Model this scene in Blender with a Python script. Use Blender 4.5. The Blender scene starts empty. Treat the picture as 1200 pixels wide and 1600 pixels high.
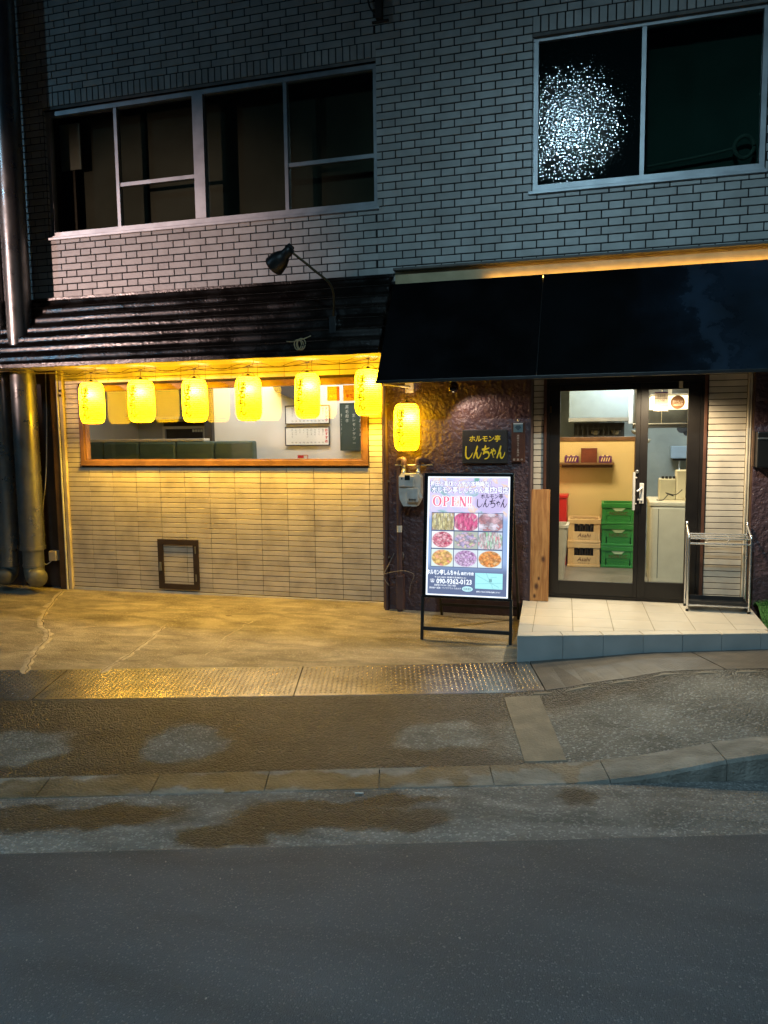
import bpy, bmesh, math, random
from mathutils import Vector, Matrix, Euler
R=math.radians
random.seed(7)
scn=bpy.context.scene
COL=scn.collection
# ------------------------------------------------------------------ camera
FPX,CX,CY=1205.0,600.0,800.0
AX=Vector((0.96063926,0.01725699,-0.27726235))   # facade axis in camera coordinates (x right, y down, z forward)
AY=Vector((0.27755232,-0.10166311,0.95531635))
AZ=Vector((-0.01170147,-0.9946692,-0.1024513))
CAM=Vector((0,-7.0,1.645))
cd=bpy.data.cameras.new('camera'); cam=bpy.data.objects.new('camera',cd); COL.objects.link(cam)
cd.sensor_fit='VERTICAL'; cd.sensor_height=36; cd.sensor_width=27; cd.lens=36*FPX/1600; cd.clip_start=.05; cd.clip_end=500
m=Matrix(((AX.x,-AX.y,-AX.z,CAM.x),(AY.x,-AY.y,-AY.z,CAM.y),(AZ.x,-AZ.y,-AZ.z,CAM.z),(0,0,0,1)))
cam.matrix_world=m; scn.camera=cam
# ------------------------------------------------------------------ world (night sky)
w=bpy.data.worlds.new('World'); scn.world=w; w.use_nodes=True
nt=w.node_tree; nt.nodes.clear()
sky=nt.nodes.new('ShaderNodeTexSky'); sky.sky_type='NISHITA'; sky.sun_disc=False
sky.sun_elevation=R(-3.0); sky.sun_rotation=R(150); sky.air_density=1.4; sky.ozone_density=3.0
bg=nt.nodes.new('ShaderNodeBackground'); bg.inputs['Strength'].default_value=0.035
ow=nt.nodes.new('ShaderNodeOutputWorld')
nt.links.new(sky.outputs[0],bg.inputs[0]); nt.links.new(bg.outputs[0],ow.inputs[0])
scn.view_settings.view_transform='Standard'; scn.view_settings.look='None'; scn.view_settings.gamma=1
scn.view_settings.exposure=0; scn.view_settings.use_curve_mapping=False
scn.render.engine='CYCLES'
cy=scn.cycles; cy.use_denoising=True; cy.max_bounces=7; cy.diffuse_bounces=3; cy.glossy_bounces=3
cy.transmission_bounces=5; cy.transparent_max_bounces=8; cy.sample_clamp_indirect=4; cy.caustics_reflective=False; cy.caustics_refractive=False
# lamps of the street and the rooms (their fittings are built further down)
def lamp(name,typ,loc,energy,color,target=None,**k):
    l=bpy.data.lights.new(name,typ); l.energy=energy; l.color=color
    for a,b in k.items(): setattr(l,a,b)
    o=bpy.data.objects.new(name,l); COL.objects.link(o); o.location=loc
    if target is not None: o.rotation_euler=(Vector(target)-Vector(loc)).to_track_quat('-Z','Y').to_euler()
    return o
BLUE=(.50,.82,1.0)
LAMP_A=Vector((-.82,-9.0,7.65)); LAMP_B=Vector((-13.8,-9.4,7.4)); LAMP_C=Vector((-11.6,-9.3,4.2))
lamp('street_lamp_light','SPOT',LAMP_A-Vector((0,0,.06)),1700,BLUE,target=(.8,-5.2,0),spot_size=R(109),spot_blend=.85,shadow_soft_size=.16)
lamp('street_lamp_light','SPOT',LAMP_B-Vector((0,0,.06)),560,(.34,.70,1.0),target=(-6.5,-3.6,.5),spot_size=R(90),spot_blend=.9,shadow_soft_size=.14)
lamp('flood_light','SPOT',LAMP_C+Vector((.12,.12,-.05)),2900,(1.0,.66,.58),target=(-4.75,0,3.15),spot_size=R(19),spot_blend=.85,shadow_soft_size=.1)
lamp('dining_room_light','AREA',(-3.6,1.3,2.95),60,(1.0,.96,.92),target=(-3.6,1.3,0),shape='RECTANGLE',size=2.6,size_y=.3)
lamp('entrance_room_light','AREA',(-.1,.95,2.62),58,(1.0,.80,.50),target=(-.1,1.1,0),shape='RECTANGLE',size=.9,size_y=.3)
lamp('kitchen_light','AREA',(.5,3.1,2.72),62,(.90,.98,1.0),target=(.5,3.1,0),shape='RECTANGLE',size=1.2,size_y=.25)
lamp('downlight_light','SPOT',(.35,-.46,2.065),175,(1.0,.80,.52),target=(.33,-.30,0),spot_size=R(150),spot_blend=.6,shadow_soft_size=.06)
# ------------------------------------------------------------------ pixel to place
def W(px,py,Y=0.0):
    c=Vector(((px-CX)/FPX,(py-CY)/FPX,1)); d=Vector((AX.dot(c),AY.dot(c),AZ.dot(c)))
    t=(Y-CAM.y)/d.y; return CAM+d*t
def G(px,py,z=0.0):
    c=Vector(((px-CX)/FPX,(py-CY)/FPX,1)); d=Vector((AX.dot(c),AY.dot(c),AZ.dot(c)))
    t=(z-CAM.z)/d.z; return CAM+d*t
# ------------------------------------------------------------------ mesh helpers
class MB:
    def __init__(s): s.v=[]; s.f=[]; s.sm=[]
    def add(s,vs,fs,smooth=False):
        o=len(s.v); s.v+= [tuple(v) for v in vs]; s.f+=[tuple(i+o for i in f) for f in fs]; s.sm+=[smooth]*len(fs); return s
    def box(s,x0,x1,y0,y1,z0,z1,M=None):
        vs=[Vector(p) for p in ((x0,y0,z0),(x1,y0,z0),(x1,y1,z0),(x0,y1,z0),(x0,y0,z1),(x1,y0,z1),(x1,y1,z1),(x0,y1,z1))]
        if M is not None: vs=[M@v for v in vs]
        return s.add(vs,[(0,3,2,1),(4,5,6,7),(0,1,5,4),(1,2,6,5),(2,3,7,6),(3,0,4,7)])
    def bbox(s,x0,x1,y0,y1,z0,z1,b=.004,M=None):
        bm=bmesh.new(); bmesh.ops.create_cube(bm,size=1)
        for v in bm.verts: v.co=Vector(((x0+x1)/2+v.co.x*(x1-x0),(y0+y1)/2+v.co.y*(y1-y0),(z0+z1)/2+v.co.z*(z1-z0)))
        b=min(b,.45*min(abs(x1-x0),abs(y1-y0),abs(z1-z0)))
        bmesh.ops.bevel(bm,geom=bm.edges[:],offset=b,segments=2,affect='EDGES',profile=.6)
        bm.verts.index_update()
        vs=[v.co.copy() for v in bm.verts]
        if M is not None: vs=[M@v for v in vs]
        s.add(vs,[[v.index for v in f.verts] for f in bm.faces]); bm.free(); return s
    def tube(s,pts,r,n=10,cap=True,rs=None,smooth=True):
        pts=[Vector(p) for p in pts]; vs=[]; fs=[]; k=len(pts); prev=None
        for i,p in enumerate(pts):
            t=(pts[min(i+1,k-1)]-pts[max(i-1,0)]).normalized()
            if prev is None:
                a=Vector((0,0,1)) if abs(t.z)<.9 else Vector((1,0,0)); u=t.cross(a).normalized()
            else: u=(prev-t*prev.dot(t)).normalized()
            prev=u; q=t.cross(u); rr=rs[i] if rs else r
            for j in range(n):
                a=2*math.pi*j/n; vs.append(p+u*(rr*math.cos(a))+q*(rr*math.sin(a)))
        for i in range(k-1):
            for j in range(n): fs.append((i*n+j,i*n+(j+1)%n,(i+1)*n+(j+1)%n,(i+1)*n+j))
        s.add(vs,fs,smooth)
        if cap: s.add(vs[:n],[tuple(range(n))[::-1]]); s.add(vs[-n:],[tuple(range(n))])
        return s
    def lathe(s,prof,n=24,M=None,smooth=True,cap=True):
        vs=[];fs=[]
        for r,z in prof:
            for j in range(n):
                a=2*math.pi*j/n; v=Vector((r*math.cos(a),r*math.sin(a),z)); vs.append(M@v if M is not None else v)
        for i in range(len(prof)-1):
            for j in range(n): fs.append((i*n+j,i*n+(j+1)%n,(i+1)*n+(j+1)%n,(i+1)*n+j))
        s.add(vs,fs,smooth)
        if cap: s.add(vs[:n],[tuple(range(n))[::-1]]); s.add(vs[-n:],[tuple(range(n))])
        return s
    def prism(s,poly,y0,y1,M=None):
        n=len(poly); vs=[Vector((x,y0,z)) for x,z in poly]+[Vector((x,y1,z)) for x,z in poly]
        if M is not None: vs=[M@v for v in vs]
        return s.add(vs,[tuple(range(n)),tuple(range(2*n-1,n-1,-1))]+[(i,i+n,(i+1)%n+n,(i+1)%n) for i in range(n)])
    def quad(s,a,b,c,d): return s.add([a,b,c,d],[(0,1,2,3)])
    def mesh(s,name,mat):
        me=bpy.data.meshes.new(name); me.from_pydata(s.v,[],s.f)
        for p,q in zip(me.polygons,s.sm): p.use_smooth=q
        if mat: me.materials.append(mat)
        me.update(); return me
    def build(s,name,mat,parent=None,kind=None,loc=None,recalc=True):
        me=s.mesh(name,mat)
        if recalc:
            bm=bmesh.new(); bm.from_mesh(me); bmesh.ops.recalc_face_normals(bm,faces=bm.faces[:]); bm.to_mesh(me); bm.free()
        return link(name,me,parent,kind,loc)
def link(name,me,parent=None,kind=None,loc=None):
    o=bpy.data.objects.new(name,me); COL.objects.link(o)
    if parent is not None: o.parent=parent
    if kind: o['kind']=kind
    if loc is not None: o.location=loc
    return o
def tag(o,label,cat,group=None):
    o['label']=label; o['category']=cat
    if group: o['group']=group
    return o
def thing(name,label,cat,loc=(0,0,0),rz=0,group=None):
    o=bpy.data.objects.new(name,None); COL.objects.link(o); o.location=loc; o.rotation_euler=(0,0,rz); o.empty_display_size=.1
    return tag(o,label,cat,group)
def copy_tree(o,parent=None):
    c=o.copy(); COL.objects.link(c); c.parent=parent
    for ch in list(o.children): copy_tree(ch,c)
    return c
def smooth_path(pts,n=6):
    pts=[Vector(p) for p in pts]; out=[]
    for i in range(len(pts)-1):
        p0=pts[max(i-1,0)];p1=pts[i];p2=pts[i+1];p3=pts[min(i+2,len(pts)-1)]
        for k in range(n):
            t=k/n; out.append(.5*((2*p1)+(p2-p0)*t+(2*p0-5*p1+4*p2-p3)*t*t+(3*p1-p0-3*p2+p3)*t**3))
    out.append(pts[-1]); return out
# ------------------------------------------------------------------ materials
MATS={}
def mat(name,c1,c2=None,rough=.6,metal=0,scale=8,detail=4,bump=0,bscale=60,spec=.5,rvar=0,coord='Object',rand=0,emis=None,estr=0,coat=0,lo=.35,hi=.65,island=False):
    if name in MATS: return MATS[name]
    M=bpy.data.materials.new(name); M.use_nodes=True; nt=M.node_tree; N=nt.nodes; L=nt.links
    b=N['Principled BSDF']; b.inputs['Roughness'].default_value=rough; b.inputs['Metallic'].default_value=metal
    b.inputs['Specular IOR Level'].default_value=spec; b.inputs['Base Color'].default_value=(*c1,1)
    if coat: b.inputs['Coat Weight'].default_value=coat; b.inputs['Coat Roughness'].default_value=.12
    tc=N.new('ShaderNodeTexCoord')
    vec=tc.outputs['Object']
    if coord=='World': vec=N.new('ShaderNodeNewGeometry').outputs['Position']
    col=None
    if c2 is not None:
        n=N.new('ShaderNodeTexNoise'); n.inputs['Scale'].default_value=scale; n.inputs['Detail'].default_value=detail; L.new(vec,n.inputs['Vector'])
        mr=N.new('ShaderNodeMapRange'); mr.inputs[1].default_value=lo; mr.inputs[2].default_value=hi; L.new(n.outputs[0],mr.inputs[0])
        mx=N.new('ShaderNodeMix'); mx.data_type='RGBA'; mx.inputs[6].default_value=(*c1,1); mx.inputs[7].default_value=(*c2,1)
        L.new(mr.outputs[0],mx.inputs[0]); col=mx.outputs[2]
        if rvar:
            r=N.new('ShaderNodeMapRange'); r.inputs[3].default_value=rough-rvar; r.inputs[4].default_value=rough+rvar
            L.new(mr.outputs[0],r.inputs[0]); L.new(r.outputs[0],b.inputs['Roughness'])
    if rand:
        src=N.new('ShaderNodeNewGeometry').outputs['Random Per Island'] if island else N.new('ShaderNodeObjectInfo').outputs['Random']
        r=N.new('ShaderNodeMapRange'); r.inputs[3].default_value=1-rand; r.inputs[4].default_value=1+rand*.6; L.new(src,r.inputs[0])
        h=N.new('ShaderNodeHueSaturation'); 
        if col is not None: L.new(col,h.inputs['Color'])
        else: h.inputs['Color'].default_value=(*c1,1)
        L.new(r.outputs[0],h.inputs['Value']); col=h.outputs[0]
    if col is not None: L.new(col,b.inputs['Base Color'])
    if bump:
        n2=N.new('ShaderNodeTexNoise'); n2.inputs['Scale'].default_value=bscale; n2.inputs['Detail'].default_value=5; L.new(vec,n2.inputs['Vector'])
        bp=N.new('ShaderNodeBump'); bp.inputs['Strength'].default_value=1; bp.inputs['Distance'].default_value=bump; L.new(n2.outputs[0],bp.inputs['Height']); L.new(bp.outputs[0],b.inputs['Normal'])
    if emis: b.inputs['Emission Color'].default_value=(*emis,1); b.inputs['Emission Strength'].default_value=estr
    MATS[name]=M; return M
def emit(name,c,s=1.0,rough=.5):
    return mat(name,tuple(x*.6 for x in c),rough=rough,emis=c,estr=s)
def glassmat(name,tint=(.97,.99,.98),refl=.042,rough=.0):
    M=bpy.data.materials.new(name); M.use_nodes=True; nt=M.node_tree; N=nt.nodes; L=nt.links; N.clear()
    t=N.new('ShaderNodeBsdfTransparent'); t.inputs[0].default_value=(*tint,1)
    g=N.new('ShaderNodeBsdfGlossy'); g.inputs['Roughness'].default_value=rough
    lw=N.new('ShaderNodeLayerWeight'); lw.inputs[0].default_value=.25
    mr=N.new('ShaderNodeMapRange'); mr.inputs[3].default_value=refl; mr.inputs[4].default_value=.9; L.new(lw.outputs['Facing'],mr.inputs[0])
    pw=N.new('ShaderNodeMath'); pw.operation='POWER'; pw.inputs[1].default_value=3; L.new(lw.outputs['Facing'],pw.inputs[0]); L.new(pw.outputs[0],mr.inputs[0])
    mx=N.new('ShaderNodeMixShader'); o=N.new('ShaderNodeOutputMaterial')
    L.new(mr.outputs[0],mx.inputs[0]); L.new(t.outputs[0],mx.inputs[1]); L.new(g.outputs[0],mx.inputs[2]); L.new(mx.outputs[0],o.inputs[0])
    return M
def dimpled(name,col,scale,dist,rough):
    M=mat(name,col,rough=rough,spec=.3); N=M.node_tree.nodes; L=M.node_tree.links
    tc=N.new('ShaderNodeTexCoord'); v=N.new('ShaderNodeTexVoronoi'); v.feature='SMOOTH_F1'; v.inputs['Scale'].default_value=scale; v.inputs['Smoothness'].default_value=.6
    L.new(tc.outputs['Object'],v.inputs['Vector']); b=N.new('ShaderNodeBump'); b.inputs['Distance'].default_value=dist; b.inputs['Strength'].default_value=1
    L.new(v.outputs['Distance'],b.inputs['Height']); L.new(b.outputs[0],N['Principled BSDF'].inputs['Normal']); return M
brick_m=mat('glazed_brick',(.62,.62,.59),(.50,.49,.46),rough=.34,scale=5,coord='World',rand=.16,bump=.0015,bscale=45)
brick_ms=mat('glazed_brick_far',(.62,.62,.59),(.50,.49,.46),rough=.34,scale=5,coord='World',rand=.16,island=True,bump=.0015,bscale=45)
mortar_m=mat('dark_mortar',(.03,.03,.03),(.018,.018,.018),rough=.9,scale=20,coord='World',bump=.002,bscale=120)
tile_m=mat('beige_tile',(.60,.54,.44),(.38,.33,.27),rough=.38,scale=4.5,detail=3,coord='World',rand=.10,lo=.45,hi=.8,bump=.0008,bscale=60)
tile_ms=mat('beige_tile_far',(.60,.54,.44),(.38,.33,.27),rough=.38,scale=4.5,detail=3,coord='World',rand=.10,island=True,lo=.45,hi=.8,bump=.0008,bscale=60)
joint_m=mat('tile_joint',(.055,.04,.026),(.035,.026,.017),rough=.9,scale=30,coord='World')
alu_m=mat('aluminium_frame',(.50,.53,.55),(.38,.40,.42),rough=.42,metal=.6,scale=6,coord='World')
wood_frame_m=mat('varnished_wood_frame',(.19,.095,.042),(.12,.058,.026),rough=.45,scale=9,coord='World')
dark_brown_m=mat('dark_brown_paint',(.055,.035,.025),(.035,.022,.016),rough=.6,scale=6,coord='World',bump=.001,bscale=80)
purple_m=mat('purple_stucco',(.085,.048,.055),(.065,.036,.044),rough=.40,scale=5,coord='World',bump=.014,bscale=34,spec=.6)
black_gloss_m=mat('black_awning_paint',(.007,.0055,.0045),(.012,.009,.007),rough=.24,scale=4,coord='World',bump=.0025,bscale=40,spec=.6,rvar=.1)
soffit_m=mat('soffit_board',(.62,.56,.45),(.50,.44,.34),rough=.7,scale=3,coord='World')
cream_trim_m=mat('cream_trim',(.66,.58,.44),(.50,.43,.31),rough=.55,scale=7,coord='World')
chrome_m=mat('chrome',(.86,.86,.85),rough=.24,metal=.9)
galv_m=mat('galvanised_steel',(.42,.43,.42),(.28,.29,.28),rough=.36,metal=.85,scale=6,coord='World',bump=.0006,bscale=25,rvar=.1)
black_m=mat('black_metal',(.012,.012,.012),(.02,.02,.02),rough=.4,scale=12)
door_m=mat('dark_bronze_door',(.007,.0055,.005),(.011,.009,.0075),rough=.36,scale=7,coord='World')
white_plastic_m=mat('white_plastic',(.66,.65,.62),(.52,.51,.48),rough=.45,scale=14)
grey_plastic_m=mat('grey_plastic',(.40,.40,.39),rough=.45)
glass_m=glassmat('window_glass')
# ================================================================== GROUND
A0=R(15.84); U0=Vector((-.616,-1.407)); EU=Vector((math.cos(A0),math.sin(A0))); EW=Vector((math.sin(A0),-math.cos(A0)))
def uw(x,y):
    d=Vector((x,y))-U0; return d.dot(EU),d.dot(EW)
def xy(u,w): p=U0+EU*u+EW*w; return p.x,p.y
def pl(x,pts):
    if x<=pts[0][0]: return pts[0][1]
    for (a,b),(c,d) in zip(pts,pts[1:]):
        if x<=c:
            t=(x-a)/(c-a); t=t*t*(3-2*t)*.5+t*.5; return b+(d-b)*t
    return pts[-1][1]
def zback(u): return pl(u,[(-8,-.085),(-4,-.074),(-1,-.066),(0,-.05),(.35,-.03),(1.0,.012),(1.9,.027),(6,.06)])
def zfront(u): return pl(u,[(-8,-.12),(-4,-.095),(-.25,-.078),(.1,-.062),(.5,0),(.93,.064),(1.6,.074),(6,.11)])
def zroad(u): return -.185+.018*u
def kerb_h(u): return pl(u,[(.02,.028),(.25,.045),(1.05,.15),(1.3,.155)])
WK0,WK1=1.49,1.70
def zside(u,w):
    if w<=0: return zback(u)
    if w<=.6: return zback(u)+(zfront(u)-zback(u))*w/.6
    a=zfront(u)-.012; b=zroad(u)+kerb_h(u)-.004; t=(w-.6)/(WK0-.6); return a+(b-a)*max(0,min(1,t))
def grid(us,ws,zf):
    mb=MB(); vs=[]
    for u in us:
        for w_ in ws: x,y=xy(u,w_); vs.append((x,y,zf(u,w_)))
    n=len(ws); mb.add(vs,[(i*n+j,i*n+j+1,(i+1)*n+j+1,(i+1)*n+j) for i in range(len(us)-1) for j in range(n-1)],True); return mb
def fr(a,b,n): return [a+(b-a)*i/n for i in range(n+1)]
def patches(M,els,c_in,rough_in,c_in2=None,soft=.22,warp=.11):
    """shaped stains and painted sheen: ellipses (x,y,rx,ry,rot) given in metres, edges broken by noise"""
    N=M.node_tree.nodes; L=M.node_tree.links; b=N['Principled BSDF']
    pos=N.new('ShaderNodeNewGeometry').outputs['Position']
    nz=N.new('ShaderNodeTexNoise'); nz.inputs['Scale'].default_value=4.5; nz.inputs['Detail'].default_value=5; nz.inputs['Roughness'].default_value=.62; L.new(pos,nz.inputs['Vector'])
    sc=N.new('ShaderNodeVectorMath'); sc.operation='MULTIPLY_ADD'; sc.inputs[1].default_value=(warp*3,)*3; sc.inputs[2].default_value=(-warp*1.5,)*3; L.new(nz.outputs['Color'],sc.inputs[0])
    ad=N.new('ShaderNodeVectorMath'); L.new(pos,ad.inputs[0]); L.new(sc.outputs[0],ad.inputs[1])
    acc=None
    for x,y,rx,ry in els:
        mp=N.new('ShaderNodeMapping'); mp.vector_type='TEXTURE'; mp.inputs[1].default_value=(x,y,0); mp.inputs[2].default_value=(0,0,A0); mp.inputs[3].default_value=(rx,ry,1e4)
        L.new(ad.outputs[0],mp.inputs[0]); ln=N.new('ShaderNodeVectorMath'); ln.operation='LENGTH'; L.new(mp.outputs[0],ln.inputs[0])
        mr=N.new('ShaderNodeMapRange'); mr.inputs[1].default_value=1+soft; mr.inputs[2].default_value=1-soft; mr.interpolation_type='SMOOTHSTEP'; L.new(ln.outputs['Value'],mr.inputs[0])
        if acc is None: acc=mr.outputs[0]
        else:
            mx=N.new('ShaderNodeMath'); mx.operation='MAXIMUM'; L.new(acc,mx.inputs[0]); L.new(mr.outputs[0],mx.inputs[1]); acc=mx.outputs[0]
    old=b.inputs['Base Color'].links[0].from_socket
    m=N.new('ShaderNodeMix'); m.data_type='RGBA'; L.new(acc,m.inputs[0]); L.new(old,m.inputs[6])
    h=N.new('ShaderNodeMix'); h.data_type='RGBA'; h.blend_type='MULTIPLY'; h.inputs[0].default_value=1; h.inputs[7].default_value=(*c_in,1); L.new(old,h.inputs[6]); L.new(h.outputs[2],m.inputs[7])
    L.new(m.outputs[2],b.inputs['Base Color'])
    mr=N.new('ShaderNodeMapRange'); mr.inputs[3].default_value=b.inputs['Roughness'].default_value; mr.inputs[4].default_value=rough_in; L.new(acc,mr.inputs[0]); L.new(mr.outputs[0],b.inputs['Roughness'])
def grit(name,c1,c2,c3,rough,bump,gs=150,big=2.2,th0=.72):
    """asphalt: patchy binder, light aggregate stones, coarse relief"""
    M=mat(name,c1,c2,rough=rough,scale=big,detail=6,coord='World',lo=.3,hi=.72); N=M.node_tree.nodes; L=M.node_tree.links; b=N['Principled BSDF']
    pos=N.new('ShaderNodeNewGeometry').outputs['Position']
    v=N.new('ShaderNodeTexVoronoi'); v.inputs['Scale'].default_value=gs; L.new(pos,v.inputs['Vector'])
    sp=N.new('ShaderNodeSeparateColor'); L.new(v.outputs['Color'],sp.inputs[0])
    th=N.new('ShaderNodeMapRange'); th.inputs[1].default_value=th0; th.inputs[2].default_value=min(1.0,th0+.28); L.new(sp.outputs[0],th.inputs[0])
    old=b.inputs['Base Color'].links[0].from_socket
    m=N.new('ShaderNodeMix'); m.data_type='RGBA'; m.inputs[7].default_value=(*c3,1); L.new(th.outputs[0],m.inputs[0]); L.new(old,m.inputs[6]); L.new(m.outputs[2],b.inputs['Base Color'])
    n2=N.new('ShaderNodeTexNoise'); n2.inputs['Scale'].default_value=gs*.45; n2.inputs['Detail'].default_value=3; L.new(pos,n2.inputs['Vector'])
    add=N.new('ShaderNodeMath'); add.operation='MULTIPLY_ADD'; add.inputs[1].default_value=-.7; L.new(v.outputs['Distance'],add.inputs[0]); L.new(n2.outputs[0],add.inputs[2])
    bp=N.new('ShaderNodeBump'); bp.inputs['Strength'].default_value=1; bp.inputs['Distance'].default_value=bump; L.new(add.outputs[0],bp.inputs['Height']); L.new(bp.outputs[0],b.inputs['Normal'])
    return M
asphalt_m=grit('road_asphalt',(.104,.115,.130),(.078,.088,.102),(.20,.21,.215),.6,.006,190,1.3,.90)
side_m=grit('sidewalk_asphalt',(.072,.063,.048),(.040,.036,.028),(.115,.105,.088),.38,.013,95)
shoulder_m=grit('shoulder_asphalt',(.25,.25,.24),(.165,.168,.162),(.40,.40,.385),.75,.012,95,3.5)
kerb_m=mat('kerb_concrete',(.30,.29,.26),(.20,.19,.165),rough=.8,scale=6,detail=6,coord='World',bump=.009,bscale=70)
concrete_m=grit('apron_concrete',(.40,.355,.27),(.19,.16,.11),(.46,.42,.33),.5,.006,120,2.6,.80)
def streaks(M,amount,sc):
    N=M.node_tree.nodes; L=M.node_tree.links; b=N['Principled BSDF']; old=b.inputs['Base Color'].links[0].from_socket
    pos=N.new('ShaderNodeNewGeometry').outputs['Position']; mp=N.new('ShaderNodeMapping'); mp.inputs[2].default_value=(0,0,-.5); mp.inputs[3].default_value=sc; L.new(pos,mp.inputs[0])
    n=N.new('ShaderNodeTexNoise'); n.inputs['Scale'].default_value=1; n.inputs['Detail'].default_value=8; n.inputs['Roughness'].default_value=.65; n.inputs['Distortion'].default_value=.8; L.new(mp.outputs[0],n.inputs['Vector'])
    mr=N.new('ShaderNodeMapRange'); mr.inputs[1].default_value=.35; mr.inputs[2].default_value=.62; mr.inputs[3].default_value=1-amount; mr.inputs[4].default_value=1.12; L.new(n.outputs[0],mr.inputs[0])
    m=N.new('ShaderNodeMix'); m.data_type='RGBA'; m.blend_type='MULTIPLY'; m.inputs[0].default_value=1; L.new(old,m.inputs[6]); L.new(mr.outputs[0],m.inputs[7]); L.new(m.outputs[2],b.inputs['Base Color'])
band_m=mat('patch_concrete',(.22,.20,.155),(.13,.12,.095),rough=.7,scale=7,detail=6,coord='World',bump=.004,bscale=80)
plate_m=mat('tread_plate_steel',(.40,.385,.36),(.27,.26,.24),rough=.27,metal=.85,scale=9,detail=6,coord='World',bump=.0006,bscale=120)
cover_m=mat('gutter_cover_concrete',(.13,.115,.095),(.085,.076,.064),rough=.36,scale=9,detail=6,coord='World',bump=.002,bscale=110)
streaks(concrete_m,.5,(2.2,7,1)); streaks(side_m,.35,(2,3.5,1)); streaks(shoulder_m,.45,(1.5,5,1)); streaks(asphalt_m,.22,(.7,2.2,1)); streaks(kerb_m,.3,(4,9,1))
def E(px,py,z,rx,ry): p=G(px,py,z); return (p.x,p.y,rx,ry)
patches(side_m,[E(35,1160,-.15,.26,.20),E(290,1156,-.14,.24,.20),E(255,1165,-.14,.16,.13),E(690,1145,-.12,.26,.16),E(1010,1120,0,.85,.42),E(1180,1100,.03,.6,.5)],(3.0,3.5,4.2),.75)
patches(shoulder_m,[E(120,1275,-.22,.55,.13),E(30,1282,-.23,.3,.14),E(480,1275,-.2,.42,.16),E(600,1278,-.19,.30,.13),E(350,1300,-.2,.22,.12),E(905,1240,-.18,.09,.10),E(560,1250,-.19,.5,.06)],(.26,.24,.205),.40)
patches(kerb_m,[E(60,1235,-.2,.5,.07),E(350,1236,-.2,.03,.12),E(540,1218,-.18,.30,.10),E(320,1214,-.18,1.4,.07),E(720,1215,-.17,.05,.12),E(880,1205,-.17,.07,.14),E(780,1198,-.16,.6,.05)],(.52,.46,.36),.5)
US=fr(-9.5,-1.2,40)+fr(-1.1,2.2,44)+fr(2.4,9,24)
road=grid(fr(-60,60,60),[2.26,3,5,7,9,11,13,60],lambda u,w:zroad(max(-12,min(12,u)))+.012*min(w-1.7,3)+.004).build('road',asphalt_m,kind='structure')
sh=grid(fr(-30,30,120),[1.55,1.75,2.0,2.32],lambda u,w:zroad(max(-12,min(12,u)))+.012*(w-1.7)).build('road_shoulder',shoulder_m,kind='structure')
side=grid(US,[.6,.7,.85,1.0,1.2,1.35,WK0+.03],lambda u,w:zside(u,w)).build('sidewalk',side_m,kind='structure')
def ribbon(u0,u1,w0,w1,zf,thick,inset=.004,n=4,bev=.006,slant=0):
    """block whose top follows the ground function"""
    us=fr(u0+inset,u1-inset,n); mb=MB(); rows=[]
    for u in us:
        r=[]
        for w_,dz in ((w0,-thick),(w0,-bev),(w0+bev,0),(w1-bev,0),(w1,-bev),(w1,-thick)):
            x,y=xy(u+slant*(w_-w0),w_); r.append((x,y,zf(u,w_)+dz))
        rows.append(r)
    vs=[p for r in rows for p in r]; k=6; fs=[]
    for i in range(n):
        for j in range(5): fs.append((i*k+j,i*k+j+1,(i+1)*k+j+1,(i+1)*k+j))
        fs.append((i*k+5,i*k,(i+1)*k,(i+1)*k+5))
    fs.append(tuple(range(k))); fs.append(tuple(range(n*k,n*k+k))[::-1])
    return mb.add(vs,fs)
# kerb stones
kerb_base=grid(US,[WK0+.02,WK1-.02],lambda u,w:zroad(u)+kerb_h(u)-.03).build('kerb',kerb_m,kind='structure')
u=-9.4
while u<9:
    def kz(uu,w_):
        s=(w_-WK0)/(WK1-WK0); low=max(0,1-max(0,(kerb_h(uu)-.03)/.10)); return zroad(uu)+kerb_h(uu)-.012*s-.012*low*s
    ribbon(u,u+.6,WK0,WK1+.012,kz,.22,inset=.0025,n=3,bev=.015).build('kerb_stone',kerb_m,kerb_base); u+=.6
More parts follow.
